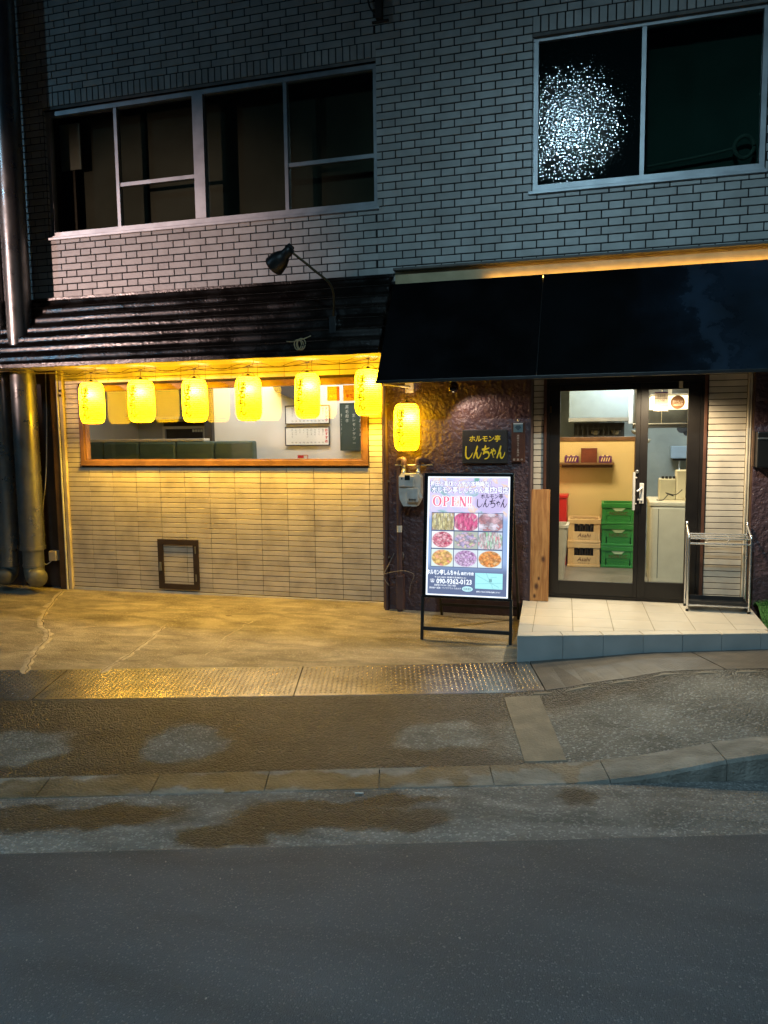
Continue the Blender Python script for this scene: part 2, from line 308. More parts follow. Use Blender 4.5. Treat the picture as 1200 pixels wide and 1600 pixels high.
# gutter: bed with steel plates and concrete covers
gut=grid(US,[-.015,.0,.6,.63],lambda u,w:zside(u,min(w,.6))-.05).build('gutter',mat('gutter_bed',(.03,.03,.03),(.02,.02,.02),rough=.9,coord='World'),kind='structure')
def upx(px,py,z): p=G(px,py,z); return uw(p.x,p.y)[0]
js=[-9.5,-7.2,-5.2,upx(84,1065,-.08),upx(466,1065,-.075),upx(838,1055,-.06),upx(1102,1030,.04),3.4,5.4,9]
for i,(a,b) in enumerate(zip(js,js[1:])):
    steel=i<5; m_=plate_m if steel else cover_m
    p=ribbon(a,b,.0,.598,lambda u,w:zside(u,w)+.002,.045,inset=.004,n=max(4,int((b-a)*8)),bev=.003).build('steel_plate' if steel else 'cover_slab',m_,gut)
    if -7<a<3 and True:
        tb=MB(); pitch=.034 if steel else .022
        nu=int((b-a-.03)/pitch); nw=int(.57/pitch)
        if i==2: nu0=int(nu*.3)
        else: nu0=0
        for q in range(nu0,nu):
            for r in range(nw):
                cu=a+.02+(q+.5)*pitch; cw=.014+(r+.5)*pitch; an=R(45) if (q+r)%2 else R(-45)
                if not steel: an=0 if (q+r)%2 else R(90)
                l,wd,h=(.0140,.0055,.0030) if steel else (.007,.0045,.0012)
                z=zside(cu,cw)+.0015; vs=[]
                for dx,dy,dz in ((-l,0,0),(0,-wd,0),(l,0,0),(0,wd,0),(-l*.5,0,h),(l*.5,0,h)):
                    x,y=xy(cu+dx*math.cos(an)-dy*math.sin(an),cw+dx*math.sin(an)+dy*math.cos(an)); vs.append((x,y,z+dz))
                tb.add(vs,[(0,1,5,4),(1,2,5),(2,3,5),(3,0,4,5)],False)
        tb.build('tread_relief',m_,p,kind='stuff')
# mortar bead in front of the covers on the ramp
ribbon(.0,3.4,.604,.655,lambda u,w:zfront(u)-.006+.004*math.sin(u*23)+.003*math.sin(u*51+1),.05,n=40,bev=.012).build('mortar_bead',band_m,gut)
# concrete band across the sidewalk
ua=upx(815,1088,-.085); ub=upx(852,1186,-.15)
sl=(ub-ua)/.86
ribbon(ua-.115,ua+.115,.625,WK0-.005,lambda u,w:zside(u,w)+.006,.03,inset=.0,n=3,bev=.006,slant=sl).build('concrete_band',band_m,side)
# apron in front of the building
def zfac(x): return pl(x,[(-9,-.01),(-5.5,-.002),(-2,.030),(-.7,.02),(1.2,.11),(8,.2)])
def yb(x): return U0.y+(x-U0.x)*math.tan(A0)
mb=MB(); xs=fr(-9.0,-.55,60); ts=fr(0,1,14); vs=[]
for x in xs:
    for t in ts:
        y=.25+(yb(x)+.0-.25)*t; uu=uw(x,yb(x))[0]; z=zfac(x)+(zback(uu)+.001-zfac(x))*t; vs.append((x,y,z))
n=len(ts); mb.add(vs,[(i*n+j,i*n+j+1,(i+1)*n+j+1,(i+1)*n+j) for i in range(len(xs)-1) for j in range(n-1)],True)
apron=mb.build('apron_pavement',concrete_m,kind='structure')
def zap(x,y):
    t=(.25-y)/(.25-yb(x)); uu=uw(x,yb(x))[0]; return zfac(x)+(zback(uu)+.001-zfac(x))*t
mb=MB(); xs=fr(-.56,9,50); vs=[]
for x in xs:
    for t in ts:
        y=.25+(yb(x)-.25)*t; uu=uw(x,yb(x))[0]; z0=zback(uu)+.05; z=z0+(zback(uu)+.001-z0)*t; vs.append((x,y,z))
mb.add(vs,[(i*n+j,i*n+j+1,(i+1)*n+j+1,(i+1)*n+j) for i in range(len(xs)-1) for j in range(n-1)],True)
mb.build('entrance_pavement',concrete_m,kind='structure')
# mended cracks in the apron
crack_m=mat('crack_filler',(.50,.45,.35),(.36,.31,.23),rough=.6,scale=20,coord='World',bump=.004,bscale=60)
def crack(pxs,wd,sd):
    rnd=random.Random(sd); pts=[G(x,y,-.03) for x,y in pxs]; mb=MB(); L=[]
    pth=smooth_path(pts,7); k=len(pth)
    for i,p in enumerate(pth):
        q=pth[min(i+1,k-1)]-pth[max(i-1,0)]; nrm=Vector((-q.y,q.x,0)).normalized(); j=nrm*rnd.uniform(-.018,.018)
        wv=wd*rnd.uniform(.35,1.0)*(.25 if i in(0,k-1) else 1); c=p+j
        for s,dz in ((-1,.0),(-.35,.004),(.35,.004),(1,.0)):
            v=c+nrm*wv*s; L.append((v.x,v.y,zap(v.x,v.y)+.001+dz))
    mb.add(L,[(i*4+j,i*4+j+1,(i+1)*4+j+1,(i+1)*4+j) for i in range(k-1) for j in range(3)])
    mb.build('mended_crack',crack_m,apron)
    mb=MB(); L=[]
    for i,p in enumerate(pth):
        q=pth[min(i+1,k-1)]-pth[max(i-1,0)]; nrm=Vector((-q.y,q.x,0)).normalized(); j=nrm*(wd*.3+rnd.uniform(-.012,.012)); c=p+j
        for s in (-1,1):
            v=c+nrm*rnd.uniform(.0008,.0032)*s; L.append((v.x,v.y,zap(v.x,v.y)+.0075))
    mb.add(L,[(i*2,i*2+1,i*2+3,i*2+2) for i in range(k-1)])
    if wd>.012: mb.build('open_crack',mat('crack_dark',(.03,.025,.02),rough=.9),apron)
crack([(98,926),(78,945),(64,970),(74,992),(52,1015),(36,1044)],.045,1)
crack([(258,978),(228,1000),(200,1018),(178,1030),(155,1043)],.034,3)
crack([(395,972),(360,990),(322,1020)],.010,5)
for px,py,a,b in ((338,946,.045,.012),(357,958,.03,.016),(330,940,.02,.006)):
    c=G(px,py,.01); mb=MB(); vs=[(c.x+a*math.cos(t)*(1+.25*math.sin(3*t)),c.y+b*math.sin(t)*(1+.2*math.sin(2*t+1)),zap(c.x,c.y)+.003) for t in fr(0,2*math.pi,17)[:-1]]
    mb.add(vs,[tuple(range(len(vs)))]); mb.build('dark_stain',mat('stain',(.05,.035,.02),rough=.5),apron)
# ================================================================== BUILDING
B=thing('restaurant_building','night-lit restaurant building with white brick upper floor and beige tiled ground floor','building',(0,0,0))
XL,XR,ZB,ZT=-7.6,3.4,3.02,6.5
OPEN=[(-5.63,-2.06,3.70,4.965),(-.668,1.168,3.70,4.985)]
def wall_with_holes(x0,x1,y0,y1,z0,z1,holes):
    mb=MB(); xs=sorted({x0,x1,*[h[0] for h in holes],*[h[1] for h in holes]}); 
    for a,b in zip(xs,xs[1:]):
        cuts=[(h[2],h[3]) for h in holes if h[0]<=a+1e-6 and h[1]>=b-1e-6]; z=z0
        for c,d in sorted(cuts)+[(z1,z1)]:
            if c>z+1e-6: mb.box(a,b,y0,y1,z,c)
            z=d
    return mb
bw=wall_with_holes(XL,XR,.007,.16,3.0,ZT,OPEN).build('brick_wall',mortar_m,B)
PZ=.068; LS,SS,J=.228,.112,.010
def brick_mesh(w_,h,d=.013,b=.0025):
    mb=MB(); x,z=w_/2,h/2
    vs=[(-x,d,-z),(x,d,-z),(x,d,z),(-x,d,z),(-x,b*.8,-z),(x,b*.8,-z),(x,b*.8,z),(-x,b*.8,z),(-x+b,0,-z+b),(x-b,0,-z+b),(x-b,0,z-b),(-x+b,0,z-b)]
    fs=[(0,1,5,4),(1,2,6,5),(2,3,7,6),(3,0,4,7),(4,5,9,8),(5,6,10,9),(6,7,11,10),(7,4,8,11),(8,9,10,11)]
    return vs,fs
bricks=[]
holes=[(-5.63,-2.06,3.70,5.128),(-.668,1.168,3.70,5.128)]
nrow=int((ZT-3.0)/PZ)
for k in range(nrow):
    zc=3.02+k*PZ+PZ/2
    for (sa,sb,ph) in ((XL,-2.06,.05),(-2.06,XR,.0)):
        x=sa-(ph+(0 if k%2 else .18)); i=0
        while x<sb:
            w_=LS if i%2==0 else SS; a,b=max(x,sa),min(x+w_,sb); x+=w_+J; i+=1
            segs=[(a,b)]
            for h in holes:
                if h[2]-.02<zc<h[3]+.02:
                    ns=[]
                    for p,q in segs:
                        if q<=h[0] or p>=h[1]: ns.append((p,q)); continue
                        if p<h[0]: ns.append((p,h[0]-.004))
                        if q>h[1]: ns.append((h[1]+.004,q))
                    segs=ns
            for p,q in segs:
                if q-p>.02: bricks.append(((p+q)/2,zc,q-p,PZ-J,0))
for h in holes:
    x=h[0]
    while x<h[1]-.02:
        q=min(x+.058,h[1]); bricks.append(((x+q)/2,(4.998+5.124)/2,q-x,.126,0)); x+=.068
def cproj(p):
    d=Vector(p)-CAM; c=AX*d.x+AY*d.y+AZ*d.z; return CX+FPX*c.x/c.z,CY+FPX*c.y/c.z,c.z
cand=[]; 
for n_,(x,z,w_,h,_) in enumerate(bricks):
    px,py,dz=cproj((x,0,z))
    if 5<px<1195 and 5<py<470 and not (px>620 and py>385): cand.append((w_*h/dz**2,n_))
own={n_ for _,n_ in sorted(cand,reverse=True)[:300]}
cache={}; stuff=MB(); rnd=random.Random(5)
for n_,(x,z,w_,h,_) in enumerate(bricks):
    dy=rnd.uniform(-.0012,.0012); rx=rnd.gauss(0,.004); rz=rnd.gauss(0,.004); rr=rnd.gauss(0,.002)
    if n_ in own:
        key=(round(w_,3),round(h,3))
        if key not in cache:
            vs,fs=brick_mesh(*key); cache[key]=MB().add(vs,fs).mesh('brick',brick_m)
        o=link('brick',cache[key],bw,loc=(x,dy,z)); o.rotation_euler=(rx,rr,rz)
    else:
        vs,fs=brick_mesh(w_,h); M=Matrix.Translation((x,dy,z))@Euler((rx,rr,rz)).to_matrix().to_4x4()
        stuff.add([M@Vector(v) for v in vs],fs)
stuff.build('bricks_beyond',brick_ms,bw,kind='stuff',recalc=False)
# brick returns and sloped heads of the upper windows
for h in OPEN:
    mb=MB()
    mb.prism([(h[0],4.992),(h[1],4.992),(h[1],4.965),(h[0],4.965)],.004,.10); mb.build('window_head',mat('head_render',(.30,.29,.27),(.2,.19,.18),rough=.8,coord='World'),B)
    r=MB(); z=3.705
    while z<4.95: r.box(h[0]-.006,h[0]+.006,.012,.085,z,min(z+.058,4.96)); z+=.068
    r.build('brick_return',brick_ms,B,kind='stuff')
    MB().bbox(h[0]-.03,h[1]+.02,-.022,.07,3.672,3.70,.004).build('window_sill',alu_m,B)
pane_g=glassmat('upstairs_glass',(.78,.80,.74),.045); pane_g2=glassmat('upstairs_glass_green',(.55,.66,.62),.05)
pane_m=mat('dark_pane',(.020,.020,.015),(.030,.029,.022),rough=.05,scale=2,coord='World')
pane_b=dimpled('dimpled_dark_pane',(.006,.012,.012),56,.0009,.035)
pane_c=mat('smooth_dark_pane',(.010,.019,.018),(.014,.024,.022),rough=.14,scale=2,coord='World')
def upper_window(x0,x1,z0,z1,splits,rails,mats,thick=()):
    f=MB(); yo,yi=.045,.10
    f.box(x0,x1,yo-.01,yi,z0,z0+.06); f.box(x0,x1,yo-.01,yi,z1-.05,z1); f.box(x0,x0+.045,yo-.008,yi,z0+.06,z1-.05); f.box(x1-.04,x1,yo-.008,yi,z0+.06,z1-.05)
    f.box(x0,x1,yo-.03,yo-.01,z0,z0+.022)
    for s,t in splits: f.box(s-t/2,s+t/2,yo-.004 if t<.06 else yo-.02,yi,z0+.06,z1-.05)
    for a,b,z in rails: f.box(a,b,yo+.006,yi-.002,z-.018,z+.018)
    o=f.build('window',alu_m,B)
    e=[x0+.045]+[s for s,_ in splits]+[x1-.04]
    for (a,b),m_ in zip(zip(e,e[1:]),mats):
        p=MB().box(a,b,.074,.08,z0+.06,z1-.05).build('pane',m_,o)
    return o
xa,xb,xc=W(184,270,.05).x,W(313,255,.05).x,W(447,220,.05).x
upper_window(-5.63,-2.06,3.70,4.965,[(xa,.035),(xb,.115),(xc,.035)],[(xa+.017,xb-.057,4.17),(xc+.017,-2.1,4.17)],[pane_g]*4)
xd=W(1005,150,.05).x
upper_window(-.668,1.168,3.70,4.985,[(xd,.035)],[],[pane_b,pane_g2])
MB().box(-5.62,-2.07,.30,.33,3.68,4.99).build('room_backing',mat('room_dark',(.15,.15,.13),(.10,.10,.085),rough=.9,scale=1.5,coord='World'),B)
MB().box(-.66,1.16,.30,.33,3.68,4.99).build('room_backing',mat('room_dark_green',(.18,.27,.25),(.12,.19,.17),rough=.9,scale=1.5,coord='World'),B)
for h in OPEN:
    MB().box(h[0]-.02,h[0]-.002,.16,.33,3.68,4.99).box(h[1]+.002,h[1]+.02,.16,.33,3.68,4.99).box(h[0],h[1],.16,.30,3.66,3.68).box(h[0],h[1],.16,.30,4.992,5.01).build('reveal_lining',dark_brown_m,B,kind='stuff')
a=W(92,196,.20); b_=W(127,264,.20); bo=thing('storage_board','pale upright board behind the leftmost upstairs pane','board',((a.x+b_.x)/2,.20,3.69)); MB().bbox(-(b_.x-a.x)/2,(b_.x-a.x)/2,0,.02,b_.z-3.69,a.z-3.69,.003).build('sheet',mat('board_grey',(.45,.45,.43),rough=.7),bo); MB().bbox(-.03,.03,.02,.04,.0,a.z-3.75,.003).build('stand',dark_brown_m,bo)
hc=W(1163,229,.18); ho=thing('hose_coil','coil of pale hose on the sill behind the right upstairs pane','hose',(hc.x,.19,hc.z)); MB().tube([(.075*math.cos(t),.01*math.sin(3*t),.085*math.sin(t)) for t in fr(0,2*math.pi*.98,26)],.017,10).build('loop',mat('hose_grey',(.40,.42,.38),rough=.5),ho); MB().tube(smooth_path([(-.07,0,-.0),(-.3,.02,-.03),(-.75,.03,-.07)],6),.012,8).build('tail',mat('hose_grey',(1,1,1)),ho)
# faint things behind the upstairs glass
# ---- tiled ground floor wall
tw=wall_with_holes(-5.552,-2.02,.007,.12,-.05,2.345,[(-5.375,-2.178,1.336,2.168)]).build('tile_wall',joint_m,B)
TP,RP=.283,.0517
tiles=[]
def tile_field(x0,x1,z0,z1,xref,hole,y):
    k=0; z=z1
    while z>z0+.004:
        za=max(z-RP,z0); i=math.floor((x0-xref)/TP)
        while xref+i*TP<x1:
            a,b=max(xref+i*TP,x0),min(xref+(i+1)*TP,x1); i+=1
            segs=[(a,b)]; zc=(z+za)/2
            if hole and hole[2]-.01<zc<hole[3]+.01:
                segs=[s for s in ((a,min(b,hole[0])),(max(a,hole[1]),b)) if s[1]-s[0]>.01]
            for p,q in segs:
                if q-p>.012: tiles.append(((p+q)/2,y,zc,q-p-.0048,z-za-.0068))
        z-=RP
zstart=1.336+RP*19
tile_field(-5.552,-2.02,.028,zstart+.03,-2.172,(-5.375,-2.178,1.336,2.168),0)
n_left=len(tiles)
def put_tiles(lst,parent,lim):
    rnd=random.Random(9); cache={}; st=MB(); order=sorted(range(len(lst)),key=lambda i:-lst[i][3]*lst[i][4]); keep=set(order[:lim])
    for i,(x,y,z,w_,h) in enumerate(lst):
        if i in keep:
            key=(round(w_,3),round(h,3))
            if key not in cache: vs,fs=brick_mesh(*key,d=.011,b=.0014); cache[key]=MB().add(vs,fs).mesh('tile',tile_m)
            o=link('tile',cache[key],parent,loc=(x,y+rnd.uniform(-.0006,.0006),z)); o.rotation_euler=(rnd.gauss(0,.002),0,rnd.gauss(0,.0015))
        else:
            vs,fs=brick_mesh(w_,h,d=.011,b=.0014); st.add([(v[0]+x,v[1]+y,v[2]+z) for v in vs],fs)
    if st.v: st.build('tiles_beyond',tile_ms,parent,kind='stuff',recalc=False)
put_tiles(tiles,tw,300)
MB().bbox(-5.56,-2.0,-.012,.0,-.03,.024,.003).build('base_strip',mat('base_strip_metal',(.62,.60,.55),(.5,.48,.43),rough=.5,coord='World'),B)
# hatch low in the tiled wall
hx0,hx1,hz0,hz1=-4.488,-4.017,.049,.57
hf=MB()
for a in ((hx0,hx1,hz0,hz0+.055),(hx0,hx1,hz1-.055,hz1),(hx0,hx0+.06,hz0+.055,hz1-.055),(hx1-.06,hx1,hz0+.055,hz1-.055)): hf.box(a[0],a[1],-.018,.003,a[2],a[3])
ha=hf.build('wall_hatch',mat('hatch_brown',(.045,.028,.02),(.03,.018,.013),rough=.5,coord='World'),B); ha['label']='dark brown framed service hatch in the tiled wall'
MB().bbox(hx0+.02,hx0+.045,-.034,-.018,.24,.33,.004).build('latch',galv_m,ha)
for z in (.14,.43): MB().bbox(hx1-.035,hx1-.022,-.027,-.018,z,z+.075,.003).build('hinge',galv_m,ha)
# left end trims and dark bay
MB().bbox(-5.590,-5.552,-.03,.05,-.02,2.335,.003).build('corner_trim',cream_trim_m,B)
MB().tube([(-5.607,-.035,-.01),(-5.607,-.035,2.335)],.011,8).build('conduit',white_plastic_m,B)
MB().bbox(-5.70,-5.618,-.03,.06,-.03,2.335,.004).build('corner_post',mat('brown_post',(.15,.085,.045),(.10,.055,.03),rough=.5,coord='World'),B)
mb=MB(); 
for a,b in ((-7.7,-6.74),(-6.73,-6.21),(-6.2,-5.702)): mb.box(a,b,.045,.08,-.05,2.34)
mb.box(-7.7,-5.7,.06,.12,-.05,2.4).build('bay_panel',dark_brown_m,B)
for x in (-5.70,-6.205): MB().box(x-.025,x,.03,.045,-.04,2.33).build('panel_batten',dark_brown_m,B)
# ---- dining window
wf=MB(); x0,x1,z0,z1=-5.375,-2.178,1.336,2.168; fw=.055
wf.bbox(x0,x1,-.020,.09,z0,z0+.05,.004); wf.bbox(x0,x1,-.018,.09,z1-.06,z1,.004); wf.bbox(x0+.001,x0+fw,-.016,.09,z0+.05,z1-.06,.004); wf.bbox(x1-fw,x1-.001,-.016,.09,z0+.05,z1-.06,.004)
wf.bbox(x0-.006,x1+.006,-.027,-.02,z0-.004,z0+.012,.002)
wf.box(x0+fw,x0+fw+.018,-.004,.06,z0+.05,z1-.06); wf.box(x1-fw-.018,x1-fw,-.004,.06,z0+.05,z1-.06); wf.box(x0+fw,x1-fw,-.003,.06,z0+.05,z0+.062)
wo=wf.build('dining_window',wood_frame_m,B)
MB().box(x0+fw,x1-fw,.028,.034,z0+.05,z1-.06).build('pane',glass_m,wo)
# ---- stucco walls, entrance wall
def stucco(x0,x1,y0,y1,z0,z1):
    mb=MB(); nx,nz=int((x1-x0)/.02),int((z1-z0)/.02); vs=[]
    from mathutils import noise as NS
    for i in range(nx+1):
        for j in range(nz+1):
            x=x0+(x1-x0)*i/nx; z=z0+(z1-z0)*j/nz; d=0
            if 0<i<nx and 0<j<nz: d=NS.noise(Vector((x*16,0,z*16)))*.006+NS.noise(Vector((x*34,3,z*34)))*.004
            vs.append((x,y0-d-.004,z))
    mb.add(vs,[(i*(nz+1)+j,(i+1)*(nz+1)+j,(i+1)*(nz+1)+j+1,i*(nz+1)+j+1) for i in range(nx) for j in range(nz)],True)
    a=.004
    mb.box(x0,x1,y0-a+.003,y1,z0,z1); return mb
stucco(-1.985,-.648,-.2,.12,-.06,2.12).build('stucco_wall',purple_m,B,recalc=False)
stucco(1.15,3.4,-.07,.12,.0,2.12).build('stucco_wall',purple_m,B,recalc=False)
MB().bbox(-2.018,-1.985,-.06,.1,-.03,2.33,.003).build('corner_board',mat('corner_brown',(.05,.032,.02),(.035,.022,.014),rough=.5,coord='World'),B)
MB().bbox(-.66,-.640,-.206,-.0,.0,2.1,.003).build('stucco_edge',mat('stucco_edge',(.06,.036,.042),rough=.5),B)
ew=MB().box(-.645,-.545,.007,.1,.1,2.10).build('entrance_wall',joint_m,B); ew2=MB().box(.795,1.10,.007,.1,.1,2.10).build('entrance_wall',joint_m,B)
tiles=[]; tile_field(-.638,-.548,.16,2.096,-.548,None,0); tile_field(.802,1.098,.16,2.096,.802,None,0)
t2=[(x,y,z,w_,h) for x,y,z,w_,h in tiles if w_>.05]
# the right-hand strip is one tile wide
t2=[t for t in t2 if t[0]<0]+[((.802+1.098)/2,0,t[2],.292,t[4]) for t in t2 if .8<t[0]<1.0 and t[3]>.2]
put_tiles([t for t in t2 if t[0]<0],ew,300); put_tiles([t for t in t2 if t[0]>0],ew2,300)
for a,b in ((1.100,1.112),(1.118,1.130),(1.136,1.150)): MB().bbox(a,b,-.04,.06,.1,2.11,.002).build('corner_trim',cream_trim_m if a<1.13 else mat('brown_post',(.1,.1,.1)),B)
MB().bbox(-.648,1.15,-.055,.06,2.098,2.128,.004).build('lintel',cream_trim_m,B)
# ---- entrance doors
jm=mat('jamb_brown',(.10,.045,.028),(.07,.03,.02),rough=.4,coord='World')
MB().bbox(-.548,-.524,-.012,.08,.14,2.097,.003).build('door_jamb',jm,B); MB().bbox(.772,.797,-.012,.08,.14,2.097,.003).build('door_jamb',jm,B)
fr_=MB().box(-.50,.745,.056,.068,2.015,2.0449).box(-.4999,-.478,.056,.068,.1721,2.015).box(.722,.7449,.056,.068,.1721,2.015).box(.248,.282,.0565,.068,.1721,2.015).box(-.524,.772,.0,.07,2.045,2.097).box(-.524,-.500,.0,.07,.155,2.045).box(.745,.772,.0,.07,.155,2.045).box(-.5,.745,.012,.07,.15,.172).build('door_frame',door_m,B)
def leaf(x0,x1,gx0,gx1,gz0,gz1,y):
    mb=MB(); mb.bbox(x0,gx0,y,y+.036,.174,2.0435,.0015); mb.bbox(gx1,x1,y,y+.036,.174,2.0435,.0015); mb.bbox(gx0,gx1,y+.001,y+.036,.175,gz0,.002); mb.bbox(gx0,gx1,y+.001,y+.036,gz1,2.0432,.0015)
    d=mb.build('door',door_m,B); MB().box(gx0,gx1,y+.015,y+.021,gz0,gz1).build('pane',glass_m,d); return d
d1=leaf(-.499,.2660,-.408,.229,.300,1.988,.018); d2=leaf(.2670,.744,.330,.646,.318,1.982,.012)
d1['label']='wide left leaf of the dark entrance door'; d2['label']='narrow right leaf of the dark entrance door'
hx=.222; hz0,hz1=W(990,797,-.04).z,W(990,738,-.04).z
hd=MB().tube([(hx,-.045,hz0),(hx,-.045,hz1)],.012,10)
for z in (hz0+.05,hz1-.05): hd.tube([(hx,-.045,z),(hx+.022,.02,z)],.007,8)
hd.build('handle',mat('satin_aluminium',(.62,.61,.58),rough=.5,metal=.35),d1)
lk=MB().bbox(.270,.306,.004,.0115,W(996,787,0).z,W(996,755,0).z,.003); lz=W(996,771,0).z
lk.tube([(.288,.004,lz+.05),(.288,-.03,lz+.05),(.25,-.034,lz+.02)],.008,8); lk.tube([(.288,.004,lz-.06),(.288,-.03,lz-.06),(.255,-.034,lz-.05)],.008,8)
lk.build('handle',mat('satin_aluminium',(1,1,1)),d2)
c=W(998,737,0); MB().lathe([(.016,0),(.016,.012),(.01,.016)],14,Matrix.Translation((c.x-.012,.012,c.z))@Matrix.Rotation(R(90),4,'X')).build('lock',galv_m,d2)
MB().bbox(-.492,-.484,.0,.018,1.80,1.86,.002).build('hinge',mat('brass',(.45,.28,.1),rough=.3,metal=1),d1)
MB().bbox(.568,.60,.0,.0115,1.990,2.05,.003).build('door_closer',cream_trim_m,d2)
# ---- rooms behind the glass
int_wall=mat('interior_white',(.72,.70,.66),(.66,.64,.60),rough=.8,scale=2,coord='World')
cream_w=mat('cream_panel',(.72,.54,.25),(.66,.49,.22),rough=.7,scale=2,coord='World')
kit_w=mat('kitchen_wall',(.42,.46,.43),(.33,.37,.35),rough=.5,scale=4,coord='World')
dark_ceil=mat('dark_ceiling',(.05,.04,.032),(.035,.028,.022),rough=.7,coord='World')
floor_m=mat('grey_floor',(.17,.165,.155),(.12,.117,.11),rough=.5,scale=5,coord='World')
MB().box(-7.0,-.76,.12,3.5,.26,.3).build('interior_floor',floor_m,B)
MB().box(-7.0,-.76,3.5,3.55,.3,3.0).build('interior_wall',mat('interior_grey',(.52,.53,.52),(.42,.43,.43),rough=.6,scale=2,coord='World'),B)
MB().box(-7.05,-7.0,.12,3.5,.26,3.0).build('interior_wall',int_wall,B)
MB().box(-.76,-.70,.12,4.6,.1,3.0).build('interior_wall',cream_w,B)
MB().box(-7.05,-.7,.16,3.55,3.0,3.05).build('interior_ceiling',int_wall,B)
MB().box(-7.05,-.7,.12,.16,2.2,3.0).build('interior_wall',int_wall,B)
xw=W(334,650,1.85).x
MB().box(xw,-.76,1.85,1.93,.3,3.0).build('interior_wall',int_wall,B)
xp=W(320,650,1.80).x
MB().box(xp,xw+.004,1.78,1.95,.3,3.0).build('dark_post',dark_ceil,B)
MB().box(-.70,2.4,.09,4.6,.10,.152).build('interior_floor',floor_m,B)
MB().box(-.70,2.4,4.6,4.65,.1,2.8).build('interior_wall',kit_w,B)
MB().box(2.4,2.45,.09,4.6,.1,2.8).build('interior_wall',kit_w,B)
MB().box(-.70,2.4,.12,4.65,2.8,2.85).build('interior_ceiling',int_wall,B)
MB().box(-.70,2.4,.075,.12,2.11,2.85).build('interior_wall',int_wall,B)
# half-height partition with wooden rail
PY=2.02; pr=W(990,760,PY).x; pz=W(930,689,PY).z
MB().box(-.70,pr,PY,PY+.06,.15,pz).build('partition',cream_w,B)
MB().bbox(-.70,pr+.055,PY-.012,PY+.075,pz,pz+.045,.004).build('partition_rail',wood_frame_m,B); MB().bbox(pr,pr+.055,PY-.012,PY+.075,.15,pz,.004).build('partition_post',wood_frame_m,B)
# ================================================================== AWNING AND SIGNBOARD
aw=thing('corrugated_awning','long black painted corrugated awning above the row of lanterns','awning',(-4.8,-.02,3.06)); o=Vector((-4.8,-.02,3.06))
prof=[]; T0,T1=Vector((-.02,3.07)),Vector((-.50,2.345)); d=(T1-T0); nrm=Vector((d.y,-d.x)).normalized()
if nrm.x>0: nrm=-nrm
NP=72; per=7
for i in range(NP+1):
    t=i/NP; a=.013*math.cos(2*math.pi*per*t)*(.35+.65*min(1,4*min(t,1-t)+.2)); p=T0+d*t+nrm*a; prof.append(p)
xs=fr(-8.2,-1.925,40); vs=[]
rnd=random.Random(2)
for x in xs:
    wob=.003*math.sin(x*2.3)+.002*math.sin(x*5.1+1)
    for p in prof: vs.append(Vector((x,p.x+nrm.x*wob,p.y+nrm.y*wob))-o)
k=len(prof); mb=MB().add(vs,[(i*k+j,(i+1)*k+j,(i+1)*k+j+1,i*k+j+1) for i in range(len(xs)-1) for j in range(k-1)],True)
mb.build('corrugated_sheet',black_gloss_m,aw)
MB().bbox(-8.2-o.x,-1.925-o.x,-.515-o.y,-.49-o.y,2.328-o.z,2.37-o.z,.004).build('front_lip',black_gloss_m,aw)
for a,b in zip((-8.2,-6.4,-4.58,-2.76),(-6.402,-4.582,-2.762,-1.93)): MB().box(a-o.x,b-o.x,-.489-o.y,.004-o.y,2.337-o.z,2.346-o.z).build('soffit_board',soffit_m,aw)
MB().prism([(-.49,2.347),(.0,2.347),(.0,3.06),(-.03,3.06)],-1.945-o.x,-1.93-o.x,Matrix(((0,1,0,0),(1,0,0,-o.y),(0,0,1,-o.z),(0,0,0,1)))).build('end_cap',black_gloss_m,aw)
MB().bbox(-8.2-o.x,-1.91-o.x,-.05-o.y,.004-o.y,3.055-o.z,3.085-o.z,.004).build('top_flashing',black_gloss_m,aw)
# glossy sloping signboard over the entrance
sign_black=mat('signboard_black',(.004,.004,.004),(.007,.007,.008),rough=.16,scale=3,coord='World',bump=.001,bscale=14,spec=.45,rvar=.06)
worn_sheen=mat('signboard_worn_sheen',(.004,.004,.004),(.006,.007,.008),rough=.16,scale=2.2,detail=7,coord='World',bump=.001,bscale=16,spec=.45)
patches(worn_sheen,[(1.75,-.3,.95,9),(.72,-.3,.10,9)],(3.6,5.6,8.2),.34,soft=.75,warp=.22)  # scuffed paint, with the bluish reflected sheen painted into its colour
sb=thing('black_signboard','broad blank black signboard sloping out over the entrance','signboard',(.6,-.02,3.0)); o=Vector((.6,-.02,3.0))
xj=W(844,500,-.35).x; ys=[-1.895,xj,W(1030,500,-.35).x,3.4]
def slope_panel(a,b,y0=-.070,z0=2.984,y1=-.665,z1=2.078,th=.018):
    mb=MB(); dd=Vector((0,y1-y0,z1-z0)); n_=Vector((0,dd.z,-dd.y)).normalized()*th
    q=[Vector((a,y0,z0)),Vector((b,y0,z0)),Vector((b,y1,z1)),Vector((a,y1,z1))]
    q=[v-o for v in q]; r=[v-n_ for v in q]
    return mb.add(q+r,[(0,1,2,3),(7,6,5,4),(0,4,5,1),(1,5,6,2),(2,6,7,3),(3,7,4,0)])
slope_panel(ys[0],ys[1]-.003).build('panel',sign_black,sb); slope_panel(ys[1]+.003,ys[3]).build('panel',worn_sheen,sb)
o_=Vector(o); slope_panel(ys[1]-.05,ys[1]+.05,-.045,2.975,-.640,2.10,.01).build('joint_backing',black_m,sb)
MB().box(-1.885-o.x,3.4-o.x,-.64-o.y,.0-o.y,2.10-o.z,2.11-o.z).build('soffit_board',mat('dark_soffit',(.07,.05,.04),(.05,.035,.028),rough=.6,coord='World'),sb)
